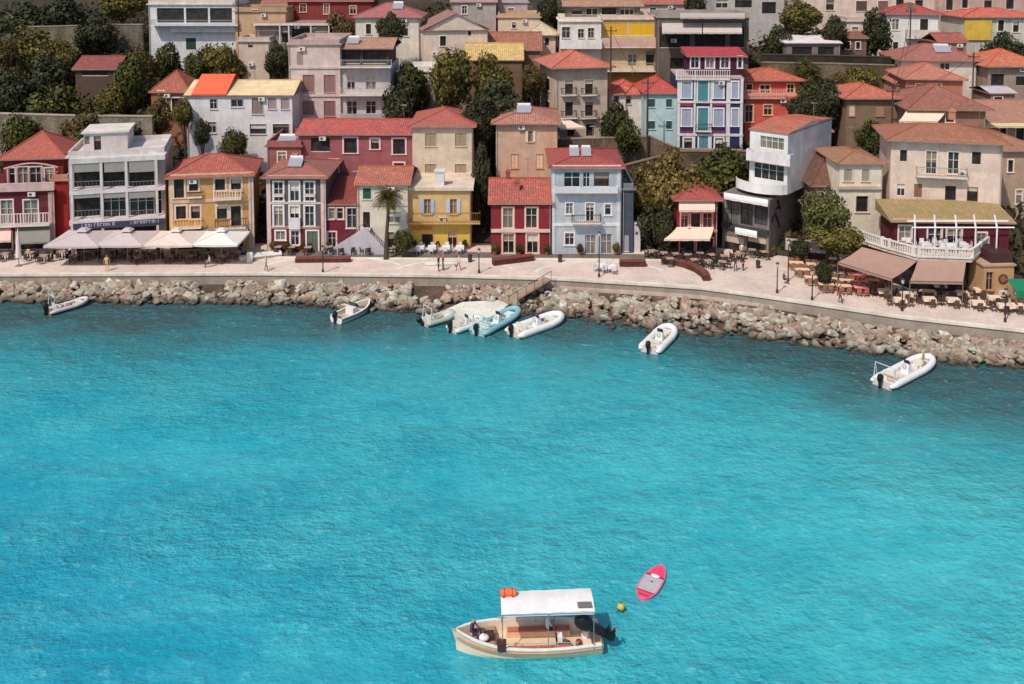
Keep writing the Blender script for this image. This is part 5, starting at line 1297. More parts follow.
# rowing/fishing hulls
def hull(root, L, B, H, mats, floor=.18, name='hull', draft=.3, sheer=.35, transom=.82):
    """bow +x.  outer shell, rail and inner well as separate parts"""
    n_ = 18; S = []
    for k in range(n_ + 1):
        t_ = k / n_; x = -L / 2 + L * t_
        w_ = B / 2 * (transom + (1 - transom) * math.sin(min(1, t_ / .4) * math.pi / 2)) * (1 if t_ < .5 else (1 - ((t_ - .5) / .5) ** 2.2) ** .8); w_ = max(w_, .02)
        zs = H + sheer * max(0, (t_ - .35) / .65) ** 2; S.append((x, w_, zs, -draft * (1 - max(0, (t_ - .75) / .25) ** 2 * .7)))
    out = MB(); inn = MB(); ral = MB(); st = MB()
    for (x0, w0, s0, k0), (x1, w1, s1, k1) in zip(S, S[1:]):
        ov0, ov1 = (.25 * max(0, x0 / L) * 2) ** 1, (.25 * max(0, x1 / L) * 2)
        for g_ in (-1, 1):
            A = lambda x, w_, s_, k_: [(x - .0, 0, k_), (x, g_ * w_ * .70, k_ * .35), (x + .04, g_ * w_ * (.93 - .2 * max(0, x / L * 2)), s_ * .45), (x + .1 * w_ + .22 * max(0, x / L * 2) ** 4, g_ * w_, s_)]
            a, b = A(x0, w0, s0, k0), A(x1, w1, s1, k1)
            for q in range(3): out.face([a[q], b[q], b[q + 1], a[q + 1]])
            ral.hexa([(x0 + .1 * w0, g_ * (w0 + .04), s0), (x1 + .1 * w1, g_ * (w1 + .04), s1), (x0 + .1 * w0, g_ * max(0, w0 - .12), s0), (x1 + .1 * w1, g_ * max(0, w1 - .12), s1),
                      (x0 + .1 * w0, g_ * (w0 + .04), s0 + .06), (x1 + .1 * w1, g_ * (w1 + .04), s1 + .06), (x0 + .1 * w0, g_ * max(0, w0 - .12), s0 + .06), (x1 + .1 * w1, g_ * max(0, w1 - .12), s1 + .06)])
            i0, i1 = max(0, w0 - .1), max(0, w1 - .1)
            inn.face([(x0, g_ * i0, s0 - .003), (x1, g_ * i1, s1 - .003), (x1, g_ * i1 * .9, floor), (x0, g_ * i0 * .9, floor)])
            inn.face([(x0, g_ * i0 * .9, floor), (x1, g_ * i1 * .9, floor), (x1, 0, floor), (x0, 0, floor)], 1)
            st.hexa([(x0 + .06, g_ * (w0 * .97 + .012), s0 * .60), (x1 + .06, g_ * (w1 * .97 + .012), s1 * .60), (x0 + .06, g_ * (w0 * .97 - .05), s0 * .60), (x1 + .06, g_ * (w1 * .97 - .05), s1 * .60),
                     (x0 + .07, g_ * (w0 + .012), s0 * .78), (x1 + .07, g_ * (w1 + .012), s1 * .78), (x0 + .07, g_ * (w0 - .05), s0 * .78), (x1 + .07, g_ * (w1 - .05), s1 * .78)])
    x, w_, s_, k_ = S[0]; out.face([(x, -w_, s_), (x, -w_ * .93, s_ * .45), (x, -w_ * .7, k_ * .35), (x, 0, k_), (x, w_ * .7, k_ * .35), (x, w_ * .93, s_ * .45), (x, w_, s_)])
    inn.face([(x + .05, -w_ * .9, s_), (x + .05, w_ * .9, s_), (x + .05, w_ * .8, floor), (x + .05, -w_ * .8, floor)])
    o = out.build(name, mats[0], root, smooth=True); ral.build('gunwale', mats[1], root); inn.build('deck', [mats[2], mats[3]], root); st.build('rubbing_strake', mats[4], root)
    return S
a, b = atZ(336, 323, 0), atZ(369, 308, 0); L = (b - a).length; c = (a + b) / 2
r = empty('small_motorboat', (c.x, c.y, 0), math.atan2(b.y - a.y, b.x - a.x), 'small cream motorboat with a dark windscreen below the white outside stairs', 'boat')
hull(r, L, 2.0, .55, [WHP, paint((215, 210, 200)), paint((180, 170, 158)), paint((170, 160, 146)), paint((60, 70, 80))])
mb = MB(); mb.box(-.5, -.5, .2, .3, .5, .95); mb.build('console', WHP, r); mb = MB(); mb.hexa([(.0, -.55, .95), (.35, -.55, .95), (.0, .55, .95), (.35, .55, .95), (-.1, -.45, 1.3), (.05, -.45, 1.3), (-.1, .45, 1.3), (.05, .45, 1.3)]); mb.build('windscreen', GL, r)
mb = MB(); mb.box(-L / 2 + .5, -.8, .2, -L / 2 + .9, .8, .5); mb.build('seat', paint((160, 150, 140)), r)
outboard(r, -L / 2 + .05, .3)
# ---- the excursion boat in the foreground
c = atZ(529, 647, 0); L = 7.5
B_ = empty('excursion_boat', (c.x, c.y, 0), R(180 + 2.5), 'cream open excursion boat with a white canopy and black outboard, alone in the foreground', 'boat')
CRM = paint((216, 192, 168), .5); TAN = paint((204, 178, 150), .7); RED = paint((168, 96, 78), .7)
S = hull(B_, L, 2.35, .66, [CRM, paint((232, 220, 204), .4), paint((214, 190, 168), .6), TAN, paint((176, 140, 112), .6)], floor=.12, sheer=.42, transom=.78)
mb = MB()                                            # side benches and stern thwart
for g_ in (-1, 1): mb.box(-2.2, min(g_ * .85, g_ * .52), .12, 1.15, max(g_ * .85, g_ * .52), .42)
mb.build('bench', paint((206, 170, 140), .7), B_)
mb = MB()
for g_ in (-1, 1): mb.box(-2.15, min(g_ * .86, g_ * .53), .423, 1.1, max(g_ * .86, g_ * .53), .49)
mb.build('bench_cushion', RED, B_)
mb = MB(); mb.box(-3.2, -.8, .12, -2.75, .8, .45); mb.build('thwart', CRM, B_)
mb = MB(); mb.hexa([(1.75, -.86, .55), (3.25, -.2, .70), (1.75, .86, .55), (3.25, .2, .70), (1.75, -.86, .60), (3.25, -.2, .76), (1.75, .86, .60), (3.25, .2, .76)]); mb.build('fore_deck', paint((150, 120, 100), .8), B_)
# canopy
cz = 2.42; x0, x1, yy = -3.3, 1.45, .86
mb = MB(); nx = 14; ny = 6
for i in range(nx):
    for j in range(ny):
        def P(i, j):
            e = i / nx; f = j / ny; sag = .10 * math.sin(math.pi * f) + .025 * math.sin(math.pi * 4 * e) ** 2; return (x0 + (x1 - x0) * e, -yy + 2 * yy * f, cz + sag + .05 * (1 - e))
        mb.face([P(i, j), P(i + 1, j), P(i + 1, j + 1), P(i, j + 1)])
for g_ in (-1, 1):
    for i in range(nx):
        e0, e1 = x0 + (x1 - x0) * i / nx, x0 + (x1 - x0) * (i + 1) / nx; mb.face([(e0, g_ * yy, cz + .05 * (1 - i / nx)), (e1, g_ * yy, cz + .05 * (1 - (i + 1) / nx)), (e1, g_ * yy, cz - .12), (e0, g_ * yy, cz - .12)])
cn = mb.build('canopy', fabric((238, 226, 216)), B_, smooth=True)
mb = MB(); mb.box(x0 + .12, -.72, cz + .13, x0 + .85, -.32, cz + .16); mb.build('vent_panel', paint((110, 104, 104), .3), cn).location = (0, 1.05, .03)
mb = MB()
for x in (x0 + .05, (x0 + x1) / 2, x1 - .05):
    for g_ in (-1, 1): mb.tube([(x, g_ * .98, .5), (x, g_ * yy, cz - .02)], .028, 6)
    mb.tube([(x, -yy, cz - .03), (x, 0, cz + .05), (x, yy, cz - .03)], .025, 6)
for g_ in (-1, 1): mb.tube([(x0, g_ * yy, cz - .03), (x1, g_ * yy, cz - .03)], .025, 6)
mb.build('canopy_frame', paint((150, 150, 150), .3, .6), B_)
mb = MB()
for g_ in (-1, 1): mb.tube([(-2.4, g_ * 1.02, .95), (1.6, g_ * 1.0, .95)], .022, 6); [mb.tube([(-2.4 + k, g_ * 1.02, .6), (-2.4 + k, g_ * 1.02, .95)], .018, 5) for k in range(5)]
mb.build('side_rail', paint((176, 176, 172), .3, .5), B_)
ob = outboard(B_, -L / 2 + .42, .98, 1.4, R(60), y=.42)
# steering console with wheel and box
mb = MB(); mb.box(-1.75, .0, .12, -1.4, .5, .55); con = mb.build('console', paint((60, 40, 38), .6), B_)
mb = MB(); mb.box(-1.7, .05, .55, -1.45, .45, .8); mb.build('console_cover', WHP, con)
mb = MB(); mb.tube([(-1.38, .25 + .2 * math.cos(k * .63), 0.72 + .2 * math.sin(k * .63)) for k in range(11)], .022, 5); mb.build('steering_wheel', BLK, con)
def thing_in_boat(name, label, cat, build, loc, mats, smooth=False):
    M = Matrix.Translation(B_.location) @ Matrix.Rotation(B_.rotation_euler.z, 4, 'Z') @ Matrix.Translation(loc)
    mb = MB(); build(mb); o = mb.build(name, mats, smooth=smooth); o.matrix_world = M; return tag(o, label, cat)
def _raft(mb):
    mb.tube([(-.42, 0, .2), (-.36, 0, .2), (.36, 0, .2), (.42, 0, .2)], [.12, .2, .2, .12], 14); mb.box(-.3, -.21, .0, -.2, .21, .1, 1); mb.box(.2, -.21, .0, .3, .21, .1, 1)
    for x in (-.22, .18): mb.tube([(x, 0, .2), (x + .05, 0, .2)], .213, 14, 1)
thing_in_boat('life_raft_canister', 'orange life raft roll strapped on the front of the white canopy', 'life raft', _raft, (1.05, -.45, cz + .05), [paint((224, 96, 46), .5), paint((150, 50, 30), .6)])
def _bund(mb):
    mb.ball((-.25, .25, .15), (.3, .22, .17), 10, 1); mb.ball((-.05, .2, .12), (.22, .2, .14), 10); mb.tube([(-.25, .25, .25), (-.2, .25, .36)], [.12, .05], 8, 1)
thing_in_boat('sail_bundle', 'white bag and dark purple cloth lying at the feet of the bow sitter', 'bag', _bund, (2.6, .1, .70), [fabric((58, 40, 62)), fabric((214, 200, 196))], True)
def _anch(mb):
    for k in range(5): mb.tube([(-.3 + .12 * k, -.2 + .1 * (k % 2), .05), (-.25 + .15 * k, .2, .12), (.1, .05 * k, .3 + .05 * k)], .035, 5)
    mb.box(-.4, -.1, 0, -.05, .3, .28, 1); mb.box(.05, -.35, 0, .4, -.05, .22)
thing_in_boat('anchor_gear', 'brown anchor and rope pile on the fore deck', 'anchor', _anch, (2.2, .0, .64), [paint((84, 66, 54)), paint((60, 44, 40))])
def _box(mb): mb.box(-.22, -.18, 0, .22, .18, .34); mb.box(-.24, -.2, .34, .24, .2, .39); mb.box(-.1, -.215, .12, .1, -.18, .2)
thing_in_boat('storage_box', 'dark brown box on the near gunwale by the bow', 'box', _box, (1.45, .98, .69), [paint((66, 40, 36))])
def _can(mb): mb.tube([(0, 0, 0), (0, 0, .36)], .16, 12); mb.tube([(0, 0, .36), (0, 0, .42)], [.16, .06], 12); mb.tube([(-.08, 0, .4), (0, 0, .5), (.08, 0, .4)], .02, 5)
thing_in_boat('fuel_can', 'round dark fuel can on the floor near the stern', 'fuel can', _can, (-2.0, .4, .122), [paint((44, 28, 28), .4)])
thing_in_boat('bucket', 'reddish brown bucket next to the black outboard', 'bucket', _can, (-2.55, .3, .122), [paint((120, 62, 50), .5)])
thing_in_boat('white_jug', 'white plastic jug on the stern thwart by the outboard', 'jug', _can, (-2.95, -.05, .452), [WHP])
def _coil(mb):
    for k in range(4): mb.tube([((.28 - .03 * k) * math.cos(q * .52), (.28 - .03 * k) * math.sin(q * .52), .03 + .05 * k) for q in range(13)], .03, 5)
thing_in_boat('rope_coil', 'pale rope coil on the tan floor amidships', 'rope', _coil, (.6, .2, .122), [paint((205, 180, 140))])
# ---- paddle board and buoy
a, b = atZ(641, 600, .06), atZ(662, 567, .06); L = (b - a).length
s_ = empty('paddle_board', (a + b) / 2, math.atan2(b.y - a.y, b.x - a.x), 'pink and grey stand-up paddle board floating beside the excursion boat', 'paddle board')
s_.location.z = .04
def outline(u, B, Lh=L / 2): 
    t_ = u; w_ = B * max(0, 1 - abs(t_) ** 2.6) ** .62 * (1 - .12 * t_); return w_
def boardpart(name, u0, u1, B, z0, z1, m, k=20, rel=1.0, cur=0):
    mb = MB(); 
    for q in range(k):
        a0, a1 = u0 + (u1 - u0) * q / k, u0 + (u1 - u0) * (q + 1) / k; w0, w1 = outline(a0, B) * rel, outline(a1, B) * rel
        X = lambda t_: t_ * L / 2
        zz = lambda t_: .07 * max(0, t_) ** 3
        mb.face([(X(a0), -w0, z1 + zz(a0)), (X(a1), -w1, z1 + zz(a1)), (X(a1), w1, z1 + zz(a1)), (X(a0), w0, z1 + zz(a0))])
        for g_ in (-1, 1): mb.face([(X(a0), g_ * w0, z1 + zz(a0)), (X(a1), g_ * w1, z1 + zz(a1)), (X(a1), g_ * w1 * .93, z0 + zz(a1)), (X(a0), g_ * w0 * .93, z0 + zz(a0))])
    return mb.build(name, m, s_)
PK = paint((214, 66, 100), .4); DPK = paint((150, 20, 60), .4); BG = paint((168, 162, 168), .6)
boardpart('board', -1, 1, .62, -.05, .11, paint((205, 104, 128), .4), 30)
boardpart('nose_deck', .38, .93, .62, .11, .113, PK, 12, .84); boardpart('deck_pad', -.55, .30, .62, .11, .115, BG, 14, .86); boardpart('tail_pad', -.9, -.60, .62, .11, .114, PK, 8, .82)
boardpart('stripe', .28, .37, .62, .11, .118, DPK, 4, .93); boardpart('stripe', -.60, -.555, .62, .11, .118, DPK, 3, .93); boardpart('stripe', -.80, -.76, .62, .11, .1185, DPK, 3, .7)
mb = MB(); mb.ball((.34 * L / 2, 0, .13), (.14, .28, .03), 12); mb.build('bungee_patch', WHP, s_, smooth=True)
mb = MB(); mb.ball((0, 0, .12), (.05, .09, .02), 10); mb.build('carry_handle', BLK, s_)
p = atZ(621, 608, .1); bu = empty('mooring_buoy', p, 0, 'round yellow mooring buoy between the boat and the paddle board', 'buoy')
mb = MB(); mb.ball((0, 0, .05), .22, 16); mb.build('float', paint((176, 164, 72), .6), bu, smooth=True); mb = MB(); mb.tube([(0, 0, .28), (0, 0, .38)], .04, 8); mb.tube([(-.22, -.12, .02), (.05, -.26, 0), (.25, -.05, .02)], .05, 6); mb.build('ring', paint((60, 70, 40)), bu)
# ---- landing and gangway
mb = MB(); P = [atZ(x, y, .6) for x, y in ((440, 312), (462, 302), (514, 299), (503, 309), (490, 317), (462, 316))]
mb.face(P); lo = [q - Vector((0, 0, .9)) for q in P]
for k in range(len(P)): mb.face([P[k], P[(k + 1) % 6], lo[(k + 1) % 6], lo[k]])
ld = tag(mb.build('concrete_landing', plaster((228, 208, 196))), 'pale concrete landing slab among the moored boats', 'landing')
mb = MB(); P = [atZ(x, y, .3) for x, y in ((333, 303), (362, 302), (366, 306), (340, 307))]; mb.face(P)
for k in range(4): mb.face([P[k], P[(k + 1) % 4], P[(k + 1) % 4] - Vector((0, 0, .8)), P[k] - Vector((0, 0, .8))])
tag(mb.build('concrete_landing', plaster((215, 190, 180))), 'narrow concrete slab at the rocks behind the small motorboat', 'landing')
a, b = atZ(506, 304, .55), atZ(548, 279, PZ + .1); d_ = (b - a).normalized(); n_ = Vector((d_.y, -d_.x, 0)).normalized() * .55; z_ = Vector((0, 0, .1))
g_ = MB(); g_.hexa([a - n_, b - n_, a + n_, b + n_, a - n_ + z_, b - n_ + z_, a + n_ + z_, b + n_ + z_])
gw = tag(g_.build('gangway', paint((140, 118, 100), .8)), 'sloping wooden gangway from the quay down to the concrete landing', 'gangway')
mb = MB()
for sg_ in (1,):
    for k in range(6): q = a.lerp(b, k / 5) + n_ * sg_; mb.tube([q, q + Vector((0, 0, 1))], .03, 5)
    mb.tube([a + n_ * sg_ + Vector((0, 0, 1)), b + n_ * sg_ + Vector((0, 0, 1))], .03, 5)
mb.build('railing', paint((70, 56, 48)), gw)
# ================================================================== PROMENADE FURNITURE
def parasol(px, py, w_, label, col):
    p = atZ(px, py, PZ); r = empty('parasol', p, 0, label, 'parasol', 'large square cafe parasols along the quay'); h0, h1 = 2.6, 3.45; mb = MB(); n_ = 8
    for k in range(4):
        c0 = [(-1, -1), (1, -1), (1, 1), (-1, 1)][k]; c1 = [(1, -1), (1, 1), (-1, 1), (-1, -1)][k]
        for i in range(n_):
            for j in range(5):
                def P(e, f):
                    x = (c0[0] + (c1[0] - c0[0]) * e) * f; y = (c0[1] + (c1[1] - c0[1]) * e) * f
                    edge_ = abs(2 * e - 1); z = h1 - (h1 - h0) * f ** .8 - .0 + .14 * f * (1 - edge_ ** 2) * (-.4); return (x * w_ / 2, y * w_ / 2, z)
                mb.face([P(i / n_, j / 5), P((i + 1) / n_, j / 5), P((i + 1) / n_, (j + 1) / 5), P(i / n_, (j + 1) / 5)])
            a_, b_ = P(i / n_, 1), P((i + 1) / n_, 1); mb.face([a_, b_, (b_[0], b_[1], b_[2] - .22), (a_[0], a_[1], a_[2] - .22)])
    mb.build('canopy', fabric(col), r)
    mb = MB(); q = w_ * .11; mb.hexa([(-q, -q, h1 - .02), (q, -q, h1 - .02), (-q, q, h1 - .02), (q, q, h1 - .02), (-q * .5, -q * .5, h1 + .22), (q * .5, -q * .5, h1 + .22), (-q * .5, q * .5, h1 + .22), (q * .5, q * .5, h1 + .22)]); mb.build('vent_cap', fabric(col), r)
    mb = MB(); mb.tube([(0, 0, 0), (0, 0, h1)], .055, 8); mb.box(-.4, -.4, 0, .4, .4, .12)
    for c_ in ((-1, -1), (1, -1), (1, 1), (-1, 1)): mb.tube([(0, 0, h1 - .1), (c_[0] * w_ / 2, c_[1] * w_ / 2, h0 - .03)], .025, 5)
    mb.build('pole', paint((150, 130, 120), .5), r)
for px, w_, lb, c_ in ((84, 5.9, 'leftmost grey parasol, nearest the dark red house', (176, 164, 164)), (128, 5.4, 'second grey parasol from the left in front of the terrace building', (182, 168, 166)),
                      (177, 5.3, 'cream parasol at the left front corner of the ochre house', (200, 186, 176)), (222, 4.9, 'palest parasol, at the right end of the row below the ochre house', (218, 206, 200))):
    parasol(px, 261, w_, lb, c_)
p = atZ(19, 266, PZ); r = empty('folded_parasol', p, 0, 'folded white parasol standing before the dark red house', 'parasol'); mb = MB(); mb.tube([(0, 0, 1.0), (0, 0, 1.3), (0, 0, 3.0), (0, 0, 4.1)], [.28, .3, .2, .03], 9); mb.build('canopy', fabric((215, 190, 188)), r); mb = MB(); mb.tube([(0, 0, 0), (0, 0, 1.1)], .05, 7); mb.box(-.3, -.3, 0, .3, .3, .1); mb.build('pole', GREYP, r)
# tables and chairs
def table_mesh(top, legc, w_=.85, d=.85, cloth=False):
    mb = MB(); mb.box(-w_ / 2, -d / 2, .71, w_ / 2, d / 2, .75)
    if cloth:
        for s1, s2 in (((-w_ / 2, -d / 2), (w_ / 2, -d / 2)), ((w_ / 2, -d / 2), (w_ / 2, d / 2)), ((-w_ / 2, d / 2), (w_ / 2, d / 2)), ((-w_ / 2, -d / 2), (-w_ / 2, d / 2))): mb.face([(s1[0] * 1.01, s1[1] * 1.01, .75), (s2[0] * 1.01, s2[1] * 1.01, .75), (s2[0] * 1.05, s2[1] * 1.05, .45), (s1[0] * 1.05, s1[1] * 1.05, .45)])
    for x in (-1, 1):
        for y in (-1, 1): mb.box(x * (w_ / 2 - .07) - .03, y * (d / 2 - .07) - .03, 0, x * (w_ / 2 - .07) + .03, y * (d / 2 - .07) + .03, .71, 1)
    return mb.mesh('table', [fabric(top), paint(legc, .7)])
def chair_mesh(c1, c2):
    mb = MB(); mb.box(-.22, -.22, .43, .22, .22, .47); mb.box(-.22, .19, .47, .22, .225, .92)
    for x in (-.19, .19):
        mb.box(x - .02, -.2, 0, x + .02, -.16, .43, 1); mb.box(x - .02, .16, 0, x + .02, .2, .43, 1); mb.box(x - .02, -.2, .62, x + .02, .19, .65, 1); mb.box(x - .02, -.2, .47, x + .02, -.16, .62, 1)
    return mb.mesh('chair', [paint(c1, .8), paint(c2, .8)])
TM = {}
def dining(px, py, style, where, rzz=0.0, nch=4, z=None):
    if style not in TM:
        TM[style] = {'white': (table_mesh((206, 188, 168), (90, 70, 60), 1.1, .8, True), chair_mesh((80, 54, 44), (56, 40, 34))),
                     'wood': (table_mesh((214, 178, 150), (110, 78, 60), 1.5, .8), chair_mesh((128, 92, 68), (84, 58, 44))),
                     'red': (table_mesh((206, 140, 126), (110, 60, 54), 1.4, .8), chair_mesh((150, 84, 72), (96, 50, 44))),
                     'dark': (table_mesh((150, 128, 112), (40, 34, 32), .8, .8), chair_mesh((60, 46, 42), (36, 30, 28))),
                     'pale': (table_mesh((220, 214, 214), (150, 150, 155), .9, .8, True), chair_mesh((205, 200, 204), (150, 150, 156)))}[style]
    tm, cm = TM[style]; p = atZ(px, py, PZ if z is None else z)
    cn = {'white': ('cream topped', 'brown'), 'wood': ('pale wooden', 'wooden'), 'red': ('salmon topped', 'reddish'), 'dark': ('small dark', 'dark'), 'pale': ('pale', 'pale')}[style]
    o = bpy.data.objects.new('cafe_table', tm); COL.objects.link(o); o.location = p; o.rotation_euler = (0, 0, rzz); tag(o, '%s cafe table %s' % (cn[0], where), 'table', 'cafe tables %s' % where)
    hw = .95 if style in ('wood', 'red', 'white') else .68
    sp = [(0, -.72, math.pi), (0, .72, 0), (-hw, 0, math.pi / 2), (hw, 0, -math.pi / 2)][:nch]
    if style in ('wood', 'red') and nch == 4: sp = [(-.35, -.68, math.pi), (.35, -.68, math.pi), (-.35, .68, 0), (.35, .68, 0)]
    for (x, y, a) in sp:
        a += rnd.uniform(-.25, .25); q = Matrix.Rotation(rzz, 3, 'Z') @ Vector((x + rnd.uniform(-.06, .06), y + rnd.uniform(-.06, .06), 0))
        o = bpy.data.objects.new('cafe_chair', cm); COL.objects.link(o); o.location = p + q; o.rotation_euler = (0, 0, rzz + a); tag(o, '%s cafe chair %s' % (cn[1], where), 'chair', 'cafe chairs %s' % where)
for x, y in ((62, 258), (75, 262), (92, 258), (108, 262), (124, 258), (140, 262), (155, 258), (170, 262), (190, 262), (206, 259), (222, 262), (238, 258)): dining(x, y, 'dark', 'in the shade of the big parasols')
for x, y in ((5, 260), (30, 259), (44, 262)): dining(x, y, 'dark', 'in front of the dark red house')
for x in (420, 432, 446, 460): dining(x, 252.5, 'pale', 'before the yellow house', 0, 3)
for x, y in ((330, 253), (341, 253.5), (352, 253), (368, 253.5), (396, 253)): dining(x, y, 'dark', 'at the foot of the white stairs', .3, 3)
for x, y in ((278, 253), (292, 253), (308, 253.5)): dining(x, y, 'dark', 'before the slate house', 0, 2)
for x, y in ((602, 271), (611, 272)): dining(x, y, 'pale', 'by the tall lamp post below the pale blue house', .2, 3)
for x, y in ((652, 257), (664, 259), (676, 260), (688, 261), (700, 259), (712, 261), (724, 262), (738, 260), (694, 266), (670, 265), (682, 254), (752, 256), (764, 258), (708, 267), (722, 268)): dining(x, y, 'dark', 'outside the little kiosk house', rnd.uniform(-.4, .4))
ty = [(797, 266, 4), (793, 274, 5), (800, 281, 5), (808, 288, 6)]
for i, (x0_, y0_, n_) in enumerate([(800, 262, 4), (796, 269, 5), (802, 276, 5), (812, 284, 4), (826, 291, 3)]):
    for k in range(n_):
        x = x0_ + 17.5 * k; y = y0_ + k * 1.6
        if (x, y) and not (815 < x < 833 and y < 270): dining(x, y, 'wood' if x < 852 else 'red', 'on the crowded open terrace left of the restaurant' if x < 852 else 'in the shade under the slanting brown awning', -.12)
for x, y in ((858, 290), (872, 287), (866, 280), (884, 284)): dining(x, y, 'red', 'in the shade under the slanting brown awning', -.12)
for x, y in ((884, 297), (906, 300), (929, 298), (929, 305), (953, 306), (978, 309), (962, 299), (994, 304), (1004, 312), (1017, 312), (900, 306), (940, 291), (980, 296)): dining(x, y, 'white', 'along the quay in front of the restaurant', -.15)
for x, y in ((925, 250), (938, 249), (950, 251), (962, 250), (905, 244)): dining(x, y, 'pale', 'on the upper restaurant terrace', 0, 4, TZ)
# dark planters and curved seats
def planter(pts, label, h=.55, w_=.7, col=(84, 46, 42)):
    P = [atZ(x, y, PZ) for x, y in pts]; o = P[0]; mb = MB(); tp_ = MB()
    for a, b in zip(P, P[1:]):
        d_ = (b - a).normalized(); n_ = Vector((-d_.y, d_.x, 0)) * w_; z_ = Vector((0, 0, h)); a, b = a - o, b - o
        mb.hexa([a, b, a + n_, b + n_, a + z_, b + z_, a + n_ + z_, b + n_ + z_]); c = Vector((0, 0, h + .003)); e = Vector((0, 0, .09)); m_ = n_ * .08
        tp_.hexa([a - m_ + c, b - m_ + c, a + n_ + m_ + c, b + n_ + m_ + c, a - m_ + c + e, b - m_ + c + e, a + n_ + m_ + c + e, b + n_ + m_ + c + e])
    r = empty('bench_wall', o, 0, label, 'bench'); mb.build('base', plaster(col), r); tp_.build('seat', plaster(tuple(int(c * 1.35) for c in col)), r)
planter([(494, 266), (514, 263.5), (534, 261)], 'dark maroon bench wall angled in front of the crimson house')
planter([(620, 267), (646, 267)], 'short dark maroon bench wall below the slate annex')
planter([(662, 263), (672, 265), (684, 268), (694, 272), (701, 277), (703, 281)], 'curved dark maroon bench wall on the plaza')
planter([(295, 263), (350, 262.5)], 'long low dark bench wall before the slate house', .4)
planter([(240, 262), (262, 259), (282, 257)], 'pale low kerbed bed right of the parasols', .3, 1.2, (190, 168, 158))
planter([(425, 268), (455, 267)], 'pale low seat on the paving before the yellow house', .3, .6, (214, 196, 184))
# lamp posts
def lamp(px, y0, y1, label, tall=False):
    p = atZ(px, y1, PZ); q = atY(px, y0, p.y); H = q.z - PZ; r = empty('street_lamp', p, 0, label, 'street lamp', 'dark lamp posts along the quay')
    mb = MB(); mb.tube([(0, 0, 0), (0, 0, .35), (0, 0, .4), (0, 0, H - .45)], [.12, .12, .065, .05], 8); mb.build('post', paint((40, 34, 34), .5), r)
    mb = MB(); mb.tube([(0, 0, H - .45), (0, 0, H - .4), (0, 0, H - .05)], [.07, .1, .17], 8); mb.build('lantern', paint((190, 184, 176), .3), r); mb = MB(); mb.tube([(0, 0, H - .05), (0, 0, H + .1)], [.2, .03], 8); mb.build('lamp_cap', paint((40, 34, 34), .5), r)
for a in ((323, 246, 273, 'lamp post right of the long low dark bench wall'), (479, 249, 273, 'lamp post at the quay edge below the dark alley beside the yellow house'), (599, 232, 277, 'tall lamp post before the pale blue house'), (777, 263, 293, 'thick dark lamp post on the open plaza'),
          (812, 270, 300, 'thin lamp post left of the crowded tables'), (902, 279, 311, 'lamp post at the quay below the brown awnings'), (1005, 289, 322, 'lamp post at the quay below the beige kiosk'), (788, 240, 281, 'thin dark post beside the brown house wall')): lamp(*a)
mb = MB(); p = atZ(781, 281, PZ)
# utility poles
def pole(px, y0, Y, label):
    q = atY(px, y0, Y); zb = terr(q.x, Y) - .3; r = empty('utility_pole', (q.x, Y, zb), 0, label, 'pole'); H = q.z - zb
    mb = MB(); mb.tube([(0, 0, 0), (0, 0, H)], [.14, .09], 7); mb.build('post', paint((62, 50, 44), .9), r); mb = MB(); mb.box(-.8, -.05, H - .7, .8, .05, H - .6); [mb.tube([(x, 0, H - .6), (x, 0, H - .4)], .04, 5) for x in (-.7, 0, .7)]; mb.build('crossarm', paint((50, 42, 38)), r)
pole(611, 26, 125.8, 'tall dark pole in front of the yellow blind house'); pole(648, 78, 121.5, 'slim dark pole before the aqua house'); pole(911, 7, 142, 'pole beside the white and red roofed house'); pole(893, 86, 115.5, 'pole between the olive brown house and the tiled roofs'); pole(974, 52, 127, 'pole beside the bright orange roof'); pole(238, 0, 144, 'white trimmed pole beside the villa balcony')
# potted plants
pm = CR['mid'][0]; pr_ = CR['olive'][1]
def pot(px, py, label, sc=.4, z=None):
    p = atZ(px, py, PZ if z is None else z); r = empty('potted_plant', p, 0, label, 'plant', 'potted plants by the house doors'); mb = MB(); mb.tube([(0, 0, 0), (0, 0, .4)], [.17, .24], 9); mb.build('pot', plaster((150, 90, 64)), r)
    c = bpy.data.objects.new('foliage', rnd.choice((pm, pr_))); COL.objects.link(c); c.parent = r; c.location = (0, 0, .4 + sc * .9); c.scale = (sc, sc, sc * 1.2)
for x, y, l_ in ((415, 249.5, 'left corner of the yellow house'), (438, 249.5, 'between the doors of the yellow house'), (465, 249.5, 'right corner of the yellow house'), (519, 255, 'between the doors of the crimson house'), (495, 255, 'left corner of the crimson house'), (547, 255, 'right corner of the crimson house'),
                 (580, 255, 'left of the glass door of the pale blue house'), (616, 255, 'right corner of the pale blue house'), (288, 252.5, 'between the windows of the slate house'), (303, 252.5, 'beside the green door of the slate house'), (273, 252.5, 'left corner of the slate house'), (773, 256, 'corner of the dark glass cafe')): pot(x, y, 'potted plant at the ' + l_ if 'corner' in l_ else 'potted plant ' + l_, rnd.uniform(.3, .5))
